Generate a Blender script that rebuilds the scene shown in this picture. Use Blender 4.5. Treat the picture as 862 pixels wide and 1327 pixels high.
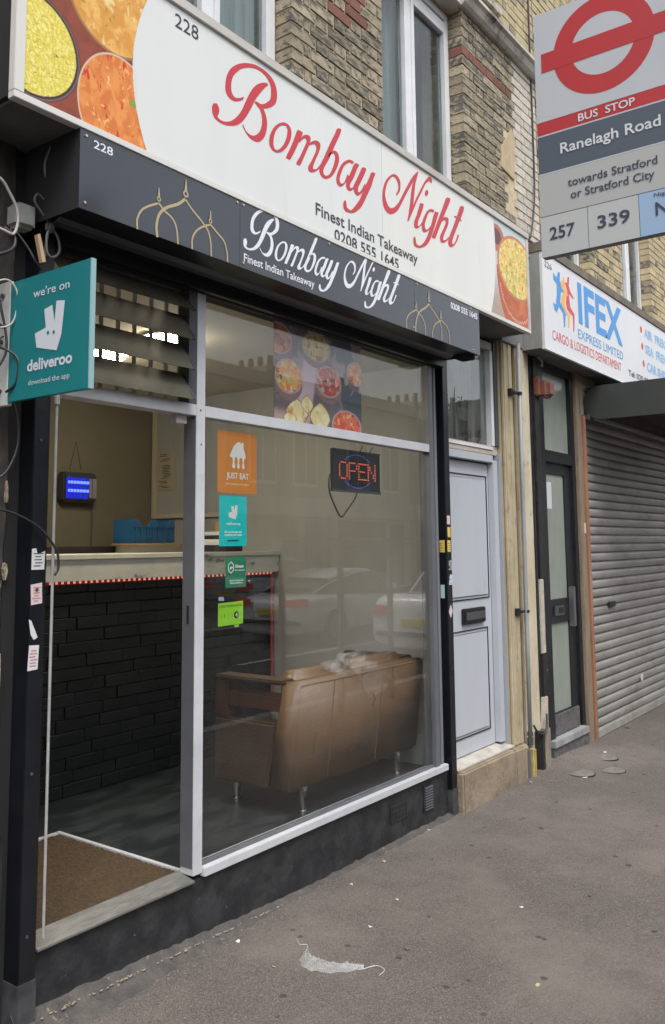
import bpy, bmesh, math, random
import numpy as np
from mathutils import Vector, Matrix
R = math.radians
random.seed(7)
SC = bpy.context.scene
for o in list(bpy.data.objects): bpy.data.objects.remove(o)
COL = SC.collection

# ------------------------------------------------------------------ camera
cam_d = bpy.data.cameras.new('camera'); cam = bpy.data.objects.new('camera', cam_d); COL.objects.link(cam)
YAW, PIT, ROL = .925107817, .112718366, .00771419
cy, sy, cp, sp = math.cos(YAW), math.sin(YAW), math.cos(PIT), math.sin(PIT)
fw = Vector((sy*cp, cy*cp, sp)); rt = Vector((cy, -sy, 0)); dn = fw.cross(rt)
r2 = math.cos(ROL)*rt + math.sin(ROL)*dn; d2 = -math.sin(ROL)*rt + math.cos(ROL)*dn
m = Matrix((r2, -d2, -fw)).transposed().to_4x4(); m.translation = Vector((0, -2.75, 1.71))
cam.matrix_world = m
cam_d.sensor_fit = 'VERTICAL'; cam_d.sensor_height = 24; cam_d.lens = 24*1121.93/1327
cam_d.shift_x = (431-412.24)/1327; cam_d.shift_y = -(663.5-577.09)/1327
cam_d.clip_start = .02; cam_d.clip_end = 2000
SC.camera = cam
SC.render.resolution_x = 665; SC.render.resolution_y = 1024
# ------------------------------------------------------------------ world, sun, exposure
W = bpy.data.worlds.new('World'); SC.world = W; W.use_nodes = True
nt = W.node_tree; nt.nodes.clear()
sky = nt.nodes.new('ShaderNodeTexSky'); sky.sky_type = 'NISHITA'; sky.sun_disc = False
SUN_EL, SUN_AZ = R(58), R(215)
sky.sun_elevation = SUN_EL; sky.sun_rotation = SUN_AZ; sky.dust_density = 3; sky.air_density = 1; sky.ozone_density = 1
hs = nt.nodes.new('ShaderNodeHueSaturation'); hs.inputs['Saturation'].default_value = .22
bg = nt.nodes.new('ShaderNodeBackground'); bg.inputs['Strength'].default_value = .12
# overcast cloud structure, the same all round
tc = nt.nodes.new('ShaderNodeTexCoord'); nz = nt.nodes.new('ShaderNodeTexNoise'); nz.inputs['Scale'].default_value = 2.2
nz.inputs['Detail'].default_value = 6
mr = nt.nodes.new('ShaderNodeMapRange'); mr.inputs[1].default_value = .3; mr.inputs[2].default_value = .7; mr.inputs[3].default_value = .66; mr.inputs[4].default_value = 1.34
mx = nt.nodes.new('ShaderNodeMix'); mx.data_type = 'RGBA'; mx.blend_type = 'MULTIPLY'; mx.inputs[0].default_value = 1
out = nt.nodes.new('ShaderNodeOutputWorld')
L = nt.links.new
L(sky.outputs[0], hs.inputs['Color']); L(tc.outputs['Generated'], nz.inputs['Vector']); L(nz.outputs['Fac'], mr.inputs[0])
L(hs.outputs[0], mx.inputs[6]); L(mr.outputs[0], mx.inputs[7]); L(mx.outputs[2], bg.inputs['Color']); L(bg.outputs[0], out.inputs[0])
sd = bpy.data.lights.new('sun', 'SUN'); so = bpy.data.objects.new('sun', sd); COL.objects.link(so)
sd.energy = 1.1; sd.angle = R(28); sd.color = (1, .975, .94)
so.location = (0, -10, 20)
sdir = Vector((math.sin(SUN_AZ)*math.cos(SUN_EL), math.cos(SUN_AZ)*math.cos(SUN_EL), math.sin(SUN_EL)))
so.rotation_euler = sdir.to_track_quat('Z', 'Y').to_euler()
SC.view_settings.view_transform = 'Standard'; SC.view_settings.look = 'None'
SC.view_settings.exposure = 1.1; SC.view_settings.gamma = 1; SC.view_settings.use_curve_mapping = False
SC.render.engine = 'CYCLES'
SC.cycles.max_bounces = 10; SC.cycles.transparent_max_bounces = 16; SC.cycles.caustics_reflective = False

# ------------------------------------------------------------------ materials
MATS = {}
def _n(nt, t): return nt.nodes.new(t)
def mat(name, col, rough=.6, col2=None, scale=8, detail=4, thr=(.35, .65), bump=0, bscale=60, metal=0, spec=.5,
        rand=0, stretch=(1, 1, 1), col3=None, scale3=3, thr3=(.5, .6), emit=None, estr=0, coat=0, world=False):
    if name in MATS: return MATS[name]
    m = bpy.data.materials.new(name); m.use_nodes = True; nt = m.node_tree; b = nt.nodes['Principled BSDF']
    b.inputs['Roughness'].default_value = rough; b.inputs['Metallic'].default_value = metal
    b.inputs['Specular IOR Level'].default_value = spec
    if coat: b.inputs['Coat Weight'].default_value = coat; b.inputs['Coat Roughness'].default_value = .08
    tc = _n(nt, 'ShaderNodeTexCoord'); mp = _n(nt, 'ShaderNodeMapping'); mp.inputs['Scale'].default_value = stretch
    if rand or world:
        # offset the texture by the object's place so copies differ
        oi = _n(nt, 'ShaderNodeObjectInfo'); va = _n(nt, 'ShaderNodeVectorMath'); va.operation = 'ADD'
        nt.links.new(tc.outputs['Object'], va.inputs[0]); nt.links.new(oi.outputs['Location'], va.inputs[1])
        nt.links.new(va.outputs[0], mp.inputs['Vector'])
    else: nt.links.new(tc.outputs['Object'], mp.inputs['Vector'])
    cur = None
    if col2 is not None:
        n = _n(nt, 'ShaderNodeTexNoise'); n.inputs['Scale'].default_value = scale; n.inputs['Detail'].default_value = detail
        n.inputs['Roughness'].default_value = .62
        nt.links.new(mp.outputs[0], n.inputs['Vector'])
        r = _n(nt, 'ShaderNodeMapRange'); r.inputs[1].default_value = thr[0]; r.inputs[2].default_value = thr[1]
        nt.links.new(n.outputs['Fac'], r.inputs[0])
        x = _n(nt, 'ShaderNodeMix'); x.data_type = 'RGBA'; x.inputs[6].default_value = (*col, 1); x.inputs[7].default_value = (*col2, 1)
        nt.links.new(r.outputs[0], x.inputs[0]); cur = x.outputs[2]
        rr = _n(nt, 'ShaderNodeMapRange'); rr.inputs[3].default_value = rough*.85; rr.inputs[4].default_value = min(1, rough*1.2)
        nt.links.new(n.outputs['Fac'], rr.inputs[0]); nt.links.new(rr.outputs[0], b.inputs['Roughness'])
    if col3 is not None:
        n = _n(nt, 'ShaderNodeTexNoise'); n.inputs['Scale'].default_value = scale3; n.inputs['Detail'].default_value = 7
        n.inputs['Roughness'].default_value = .65
        nt.links.new(mp.outputs[0], n.inputs['Vector'])
        r = _n(nt, 'ShaderNodeMapRange'); r.inputs[1].default_value = thr3[0]; r.inputs[2].default_value = thr3[1]
        nt.links.new(n.outputs['Fac'], r.inputs[0])
        x = _n(nt, 'ShaderNodeMix'); x.data_type = 'RGBA'; x.inputs[7].default_value = (*col3, 1)
        if cur: nt.links.new(cur, x.inputs[6])
        else: x.inputs[6].default_value = (*col, 1)
        nt.links.new(r.outputs[0], x.inputs[0]); cur = x.outputs[2]
    if rand:
        oi = _n(nt, 'ShaderNodeObjectInfo'); r = _n(nt, 'ShaderNodeMapRange'); r.inputs[3].default_value = 1-rand; r.inputs[4].default_value = 1+rand
        nt.links.new(oi.outputs['Random'], r.inputs[0])
        x = _n(nt, 'ShaderNodeHueSaturation'); nt.links.new(r.outputs[0], x.inputs['Value'])
        if cur: nt.links.new(cur, x.inputs['Color'])
        else: x.inputs['Color'].default_value = (*col, 1)
        cur = x.outputs[0]
    if cur: nt.links.new(cur, b.inputs['Base Color'])
    else: b.inputs['Base Color'].default_value = (*col, 1)
    if bump:
        n = _n(nt, 'ShaderNodeTexNoise'); n.inputs['Scale'].default_value = bscale; n.inputs['Detail'].default_value = 6
        nt.links.new(mp.outputs[0], n.inputs['Vector'])
        bp = _n(nt, 'ShaderNodeBump'); bp.inputs['Strength'].default_value = bump; bp.inputs['Distance'].default_value = .01
        nt.links.new(n.outputs['Fac'], bp.inputs['Height']); nt.links.new(bp.outputs[0], b.inputs['Normal'])
    if emit: b.inputs['Emission Color'].default_value = (*emit, 1); b.inputs['Emission Strength'].default_value = estr
    MATS[name] = m; return m

def glass(name, tint=(.86, .9, .88), dirt=.03, f0=.05, rough=.0, dcol=(.5, .5, .48)):
    """window glass: see-through plus Schlick mirror reflection on both faces, with a thin film of dust"""
    if name in MATS: return MATS[name]
    m = bpy.data.materials.new(name); m.use_nodes = True; nt = m.node_tree; nt.nodes.clear(); L = nt.links.new
    g = _n(nt, 'ShaderNodeNewGeometry'); dt = _n(nt, 'ShaderNodeVectorMath'); dt.operation = 'DOT_PRODUCT'
    L(g.outputs['Normal'], dt.inputs[0]); L(g.outputs['Incoming'], dt.inputs[1])
    a = _n(nt, 'ShaderNodeMath'); a.operation = 'ABSOLUTE'; L(dt.outputs['Value'], a.inputs[0])
    s = _n(nt, 'ShaderNodeMath'); s.operation = 'SUBTRACT'; s.inputs[0].default_value = 1; L(a.outputs[0], s.inputs[1])
    p = _n(nt, 'ShaderNodeMath'); p.operation = 'POWER'; p.inputs[1].default_value = 5; L(s.outputs[0], p.inputs[0])
    q = _n(nt, 'ShaderNodeMath'); q.operation = 'MULTIPLY_ADD'; q.inputs[1].default_value = 1-f0; q.inputs[2].default_value = f0; L(p.outputs[0], q.inputs[0])
    t = _n(nt, 'ShaderNodeBsdfTransparent'); t.inputs[0].default_value = (*tint, 1)
    gl = _n(nt, 'ShaderNodeBsdfGlossy'); gl.inputs['Roughness'].default_value = rough
    mx = _n(nt, 'ShaderNodeMixShader'); L(q.outputs[0], mx.inputs[0]); L(t.outputs[0], mx.inputs[1]); L(gl.outputs[0], mx.inputs[2])
    df = _n(nt, 'ShaderNodeBsdfDiffuse'); df.inputs[0].default_value = (*dcol, 1)
    tc = _n(nt, 'ShaderNodeTexCoord'); mp = _n(nt, 'ShaderNodeMapping'); mp.inputs['Scale'].default_value = (1, 1, .12); L(tc.outputs['Object'], mp.inputs[0])
    n = _n(nt, 'ShaderNodeTexNoise'); n.inputs['Scale'].default_value = 11; n.inputs['Detail'].default_value = 8; n.inputs['Roughness'].default_value = .7; L(mp.outputs[0], n.inputs['Vector'])
    r = _n(nt, 'ShaderNodeMapRange'); r.inputs[1].default_value = .42; r.inputs[2].default_value = .72; r.inputs[3].default_value = dirt*.3; r.inputs[4].default_value = dirt*3
    L(n.outputs['Fac'], r.inputs[0])
    m2 = _n(nt, 'ShaderNodeMixShader'); L(r.outputs[0], m2.inputs[0]); L(mx.outputs[0], m2.inputs[1]); L(df.outputs[0], m2.inputs[2])
    o = _n(nt, 'ShaderNodeOutputMaterial'); L(m2.outputs[0], o.inputs[0])
    MATS[name] = m; return m

def emis(name, col, strength):
    return mat(name, col, .4, emit=col, estr=strength)

def attrmat(name, rough=.5, spec=.4):
    if name in MATS: return MATS[name]
    m = bpy.data.materials.new(name); m.use_nodes = True; nt = m.node_tree; b = nt.nodes['Principled BSDF']
    a = _n(nt, 'ShaderNodeAttribute'); a.attribute_name = 'print'; nt.links.new(a.outputs['Color'], b.inputs['Base Color'])
    b.inputs['Roughness'].default_value = rough; b.inputs['Specular IOR Level'].default_value = spec
    MATS[name] = m; return m

# ------------------------------------------------------------------ mesh collector
class G:
    def __init__(s): s.v = []; s.f = []
    def add(s, vs, fs):
        k = len(s.v); s.v += [tuple(v) for v in vs]; s.f += [tuple(i+k for i in f) for f in fs]; return s
    def box(s, x0, x1, y0, y1, z0, z1):
        x0, x1 = sorted((x0, x1)); y0, y1 = sorted((y0, y1)); z0, z1 = sorted((z0, z1))
        return s.add([(x0,y0,z0),(x1,y0,z0),(x1,y1,z0),(x0,y1,z0),(x0,y0,z1),(x1,y0,z1),(x1,y1,z1),(x0,y1,z1)],
                     [(0,3,2,1),(4,5,6,7),(0,1,5,4),(1,2,6,5),(2,3,7,6),(3,0,4,7)])
    def hexa(s, b, t):   # bottom 4 pts ccw from above, top 4 pts
        return s.add(list(b)+list(t), [(0,3,2,1),(4,5,6,7),(0,1,5,4),(1,2,6,5),(2,3,7,6),(3,0,4,7)])
    def tube(s, pts, r, n=8, caps=True, r_end=None):
        pts = [Vector(p) for p in pts]; N = len(pts); rings = []; up = None
        for i, p in enumerate(pts):
            t = (pts[min(i+1, N-1)] - pts[max(i-1, 0)])
            if t.length < 1e-9: t = Vector((0, 0, 1))
            t.normalize()
            if up is None: up = Vector((0, 0, 1)) if abs(t.z) < .9 else Vector((0, 1, 0))
            a = t.cross(up)
            if a.length < 1e-6: a = t.cross(Vector((1, 0, 0)))
            a.normalize(); b = a.cross(t).normalized(); up = b
            rr = r if r_end is None else r + (r_end-r)*i/(N-1)
            rings.append([p + rr*(math.cos(2*math.pi*k/n)*a + math.sin(2*math.pi*k/n)*b) for k in range(n)])
        vs = [v for rg in rings for v in rg]
        fs = [(i*n+k, i*n+(k+1) % n, (i+1)*n+(k+1) % n, (i+1)*n+k) for i in range(N-1) for k in range(n)]
        if caps: fs += [tuple(range(n))[::-1], tuple((N-1)*n+k for k in range(n))]
        return s.add(vs, fs)
    def cyl(s, p0, p1, r, n=16, r2=None): return s.tube([p0, p1], r, n, True, r if r2 is None else r2)
    def prism(s, pts, fmap, d0, d1):
        """pts: 2D outline; fmap(u,v,d)->3D; extruded from d0 to d1 (concave outlines are triangulated)"""
        from mathutils.geometry import tessellate_polygon
        n = len(pts)
        tri = tessellate_polygon([[Vector((u, v, 0)) for u, v in pts]])
        vs = [fmap(u, v, d0) for u, v in pts] + [fmap(u, v, d1) for u, v in pts]
        fs = [tuple(t) for t in tri] + [tuple(i+n for i in t[::-1]) for t in tri]
        fs += [(i, (i+1) % n, n+(i+1) % n, n+i) for i in range(n)]
        return s.add(vs, fs)
    def ellipsoid(s, c, r, nu=14, nv=8, zmin=-1):
        vs = []; fs = []
        for j in range(nv+1):
            ph = -math.pi/2 + math.pi*j/nv
            for i in range(nu):
                th = 2*math.pi*i/nu
                z = max(zmin, math.sin(ph))
                vs.append((c[0]+r[0]*math.cos(ph)*math.cos(th), c[1]+r[1]*math.cos(ph)*math.sin(th), c[2]+r[2]*z))
        for j in range(nv):
            for i in range(nu): fs.append((j*nu+i, j*nu+(i+1) % nu, (j+1)*nu+(i+1) % nu, (j+1)*nu+i))
        return s.add(vs, fs)

ORG = {}
def link_props(o, label, cat, group, kind):
    if label: o['label'] = label
    if cat: o['category'] = cat
    if group: o['group'] = group
    if kind: o['kind'] = kind

def obj(name, g, m, parent=None, label=None, cat=None, group=None, kind=None, bevel=0, smooth=False, fix=True, seg=2):
    org = Vector((0, 0, 0))
    if parent is not None:
        org = Vector(ORG[parent.name])
    elif g.v:
        a = np.array(g.v); org = Vector(((a[:, 0].min()+a[:, 0].max())/2, (a[:, 1].min()+a[:, 1].max())/2, a[:, 2].min()))
    me = bpy.data.meshes.new(name)
    me.from_pydata([(v[0]-org.x, v[1]-org.y, v[2]-org.z) for v in g.v], [], g.f)
    if fix or bevel:
        bm = bmesh.new(); bm.from_mesh(me)
        if bevel:
            bmesh.ops.remove_doubles(bm, verts=bm.verts, dist=1e-5)
            bmesh.ops.recalc_face_normals(bm, faces=bm.faces)
            ed = [e for e in bm.edges if len(e.link_faces) == 2 and e.calc_face_angle(0) > .5]
            bmesh.ops.bevel(bm, geom=ed, offset=bevel, segments=seg, affect='EDGES', clamp_overlap=True)
        else: bmesh.ops.recalc_face_normals(bm, faces=bm.faces)
        bm.to_mesh(me); bm.free()
    if smooth:
        for p in me.polygons: p.use_smooth = True
    me.materials.append(m)
    o = bpy.data.objects.new(name, me); COL.objects.link(o)
    if parent is not None: o.parent = parent
    else: o.location = org
    ORG[o.name] = tuple(org)
    link_props(o, label, cat, group, kind)
    return o

def thing(name, label, cat, loc=(0, 0, 0), group=None, kind=None):
    o = bpy.data.objects.new(name, None); o.empty_display_size = .1; COL.objects.link(o)
    o.location = loc; ORG[o.name] = tuple(loc)
    link_props(o, label, cat, group, kind); return o

def copy_tree(o, parent=None):
    c = o.copy(); COL.objects.link(c)
    if parent is not None: c.parent = parent
    for ch in [x for x in bpy.data.objects if x.parent == o]: copy_tree(ch, c)
    return c

# planes for flat print
def FR(y):                      # facing the street
    return lambda u, v, d=0: (u, y-d, v)
def LX(x):                      # plane x = const facing -X, u grows towards the street
    return lambda u, v, d=0: (x-d, -u, v)
def LIFT(f, k):                 # the same plane moved out by k
    return lambda u, v, d=0: f(u, v, d+k)

_fc = {}
def text_mesh(body, bold):
    key = (body, bold)
    if key in _fc: return _fc[key]
    cu = bpy.data.curves.new('t', 'FONT'); cu.body = body; cu.size = 1; cu.offset = bold; cu.resolution_u = 3; cu.fill_mode = 'FRONT'
    to = bpy.data.objects.new('t', cu); COL.objects.link(to)
    bpy.context.view_layer.update()
    me = bpy.data.meshes.new_from_object(to.evaluated_get(bpy.context.evaluated_depsgraph_get()))
    vs = [(v.co.x, v.co.y) for v in me.vertices]; fs = [tuple(p.vertices) for p in me.polygons]
    bpy.data.objects.remove(to); bpy.data.meshes.remove(me); bpy.data.curves.remove(cu)
    _fc[key] = (vs, fs); return vs, fs
CAPH = None
def text(parent, body, fm, u0, u1, v0, caph, m, name='lettering', bold=0.0, lift=.0015, skew=0, v1=None):
    """lay lettering on plane fm between u0 and u1, baseline v0 (v1 = baseline at u1), capital height caph"""
    global CAPH
    if CAPH is None:
        a = text_mesh('H', 0)[0]; CAPH = max(v[1] for v in a) - min(v[1] for v in a)
    vs, fs = text_mesh(body, bold)
    x0 = min(v[0] for v in vs); x1 = max(v[0] for v in vs); sx = (u1-u0)/(x1-x0); sz = caph/CAPH
    g = G(); g.v = []
    for (x, y) in vs:
        u = u0+(x-x0)*sx + skew*y*sz; base = v0 if v1 is None else v0+(v1-v0)*(u-u0)/(u1-u0)
        g.v.append(fm(u, base+y*sz, lift))
    words = body.split(); ends = []; pos = 0
    for w in words:
        pos = body.index(w, pos)+len(w); ends.append(max(v[0] for v in text_mesh(body[:pos], bold)[0])+.01)
    for k, w in enumerate(words):           # one mesh for each word
        lo = ends[k-1] if k else -1e9
        idx = {}; gw = G()
        for f in fs:
            cx = sum(vs[i][0] for i in f)/len(f)
            if lo < cx <= ends[k] or (k == len(words)-1 and cx > ends[k]):
                gw.f.append(tuple(idx.setdefault(i, len(idx)) for i in f))
        gw.v = [g.v[i] for i in sorted(idx, key=idx.get)]
        o = obj(name, gw, m, parent, fix=False)
    return o

def cr(P, k=5):
    """Catmull-Rom through tuples"""
    P = [np.array(p, float) for p in P]; out = []
    Q = [2*P[0]-P[1]] + P + [2*P[-1]-P[-2]]
    for i in range(1, len(Q)-2):
        for j in range(k):
            t = j/k; a, b, c, d = Q[i-1], Q[i], Q[i+1], Q[i+2]
            out.append(.5*((2*b)+(-a+c)*t+(2*a-5*b+4*c-d)*t*t+(-a+3*b-3*c+d)*t**3))
    out.append(P[-1]); return out

def strokes(parent, S, fm, m, name='lettering', tf=lambda u, v: (u, v), lift=.001):
    g = G()
    for i, st in enumerate(S):
        pr = cr(st, 5); n = len(pr); d = lift + .00015*(i % 6)
        vs = []
        for (a, b, c, e) in pr: vs += [fm(*tf(a, b), d), fm(*tf(c, e), d)]
        g.add(vs, [(2*j, 2*j+1, 2*j+3, 2*j+2) for j in range(n-1)])
    return obj(name, g, m, parent, fix=False)

def ribbon(g, pts, w, fm, d, k=5, closed=False):
    pr = cr([tuple(p) for p in pts], k); n = len(pr); vs = []
    for i, p in enumerate(pr):
        t = pr[min(i+1, n-1)]-pr[max(i-1, 0)]; t = t/(np.hypot(*t)+1e-9); nn = np.array((-t[1], t[0]))*w/2
        vs += [fm(*(p+nn), d), fm(*(p-nn), d)]
    g.add(vs, [(2*j, 2*j+1, 2*j+3, 2*j+2) for j in range(n-1)])
def flat(g, pts, fm, d):
    from mathutils.geometry import tessellate_polygon
    tri = tessellate_polygon([[Vector((u, v, 0)) for u, v in pts]])
    g.add([fm(u, v, d) for u, v in pts], [tuple(t) for t in tri])
def disc(g, c, r, fm, d, n=24, r_in=0):
    if r_in:
        vs = []
        for i in range(n):
            a = 2*math.pi*i/n; vs += [fm(c[0]+r*math.cos(a), c[1]+r*math.sin(a), d), fm(c[0]+r_in*math.cos(a), c[1]+r_in*math.sin(a), d)]
        g.add(vs, [(2*i, 2*((i+1) % n), 2*((i+1) % n)+1, 2*i+1) for i in range(n)])
    else: flat(g, [(c[0]+r*math.cos(2*math.pi*i/n), c[1]+r*math.sin(2*math.pi*i/n)) for i in range(n)], fm, d)

# value noise for printed pictures
def vnoise(u, v, seed=0):
    iu = np.floor(u).astype(np.int64); iv = np.floor(v).astype(np.int64); fu = u-iu; fv = v-iv
    def h(a, b):
        x = (a*374761393 + b*668265263 + seed*1274126177) & 0xffffffff
        x = ((x ^ (x >> 13))*1274126177) & 0xffffffff
        return ((x ^ (x >> 16)) & 0xffff)/65535.
    fu = fu*fu*(3-2*fu); fv = fv*fv*(3-2*fv)
    return (h(iu, iv)*(1-fu)+h(iu+1, iv)*fu)*(1-fv)+(h(iu, iv+1)*(1-fu)+h(iu+1, iv+1)*fu)*fv
def fnoise(u, v, seed=0, o=4):
    s = 0; a = .5
    for i in range(o): s = s+a*vnoise(u*2**i, v*2**i, seed+i*17); a *= .5
    return s/(1-.5**o)
def picture(parent, name, fm, u0, u1, v0, v1, nx, ny, func, mask=None, rough=.45, lift=.0008):
    us = np.linspace(u0, u1, nx); vs = np.linspace(v0, v1, ny); U, V = np.meshgrid(us, vs)
    C = func(U, V).reshape(-1, 3)
    g = G(); g.v = [fm(a, b, lift) for a, b in zip(U.ravel(), V.ravel())]
    ok = mask(U, V) if mask else np.ones_like(U, bool)
    g.f = [(j*nx+i, j*nx+i+1, (j+1)*nx+i+1, (j+1)*nx+i) for j in range(ny-1) for i in range(nx-1) if ok[j, i]]
    o = obj(name, g, attrmat('printed_picture', rough), parent, fix=False)
    at = o.data.attributes.new('print', 'FLOAT_COLOR', 'POINT')
    buf = np.ones((len(C), 4), np.float32); buf[:, :3] = np.clip(C, 0, 1); at.data.foreach_set('color', buf.ravel())
    return o
def mixc(c, m, d):
    m = np.clip(np.asarray(m, float), 0, 1)[..., None]
    return c*(1-m)+np.asarray(d, float)*m
def sm(a, b, x): t = np.clip((x-a)/(b-a), 0, 1); return t*t*(3-2*t)
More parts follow.
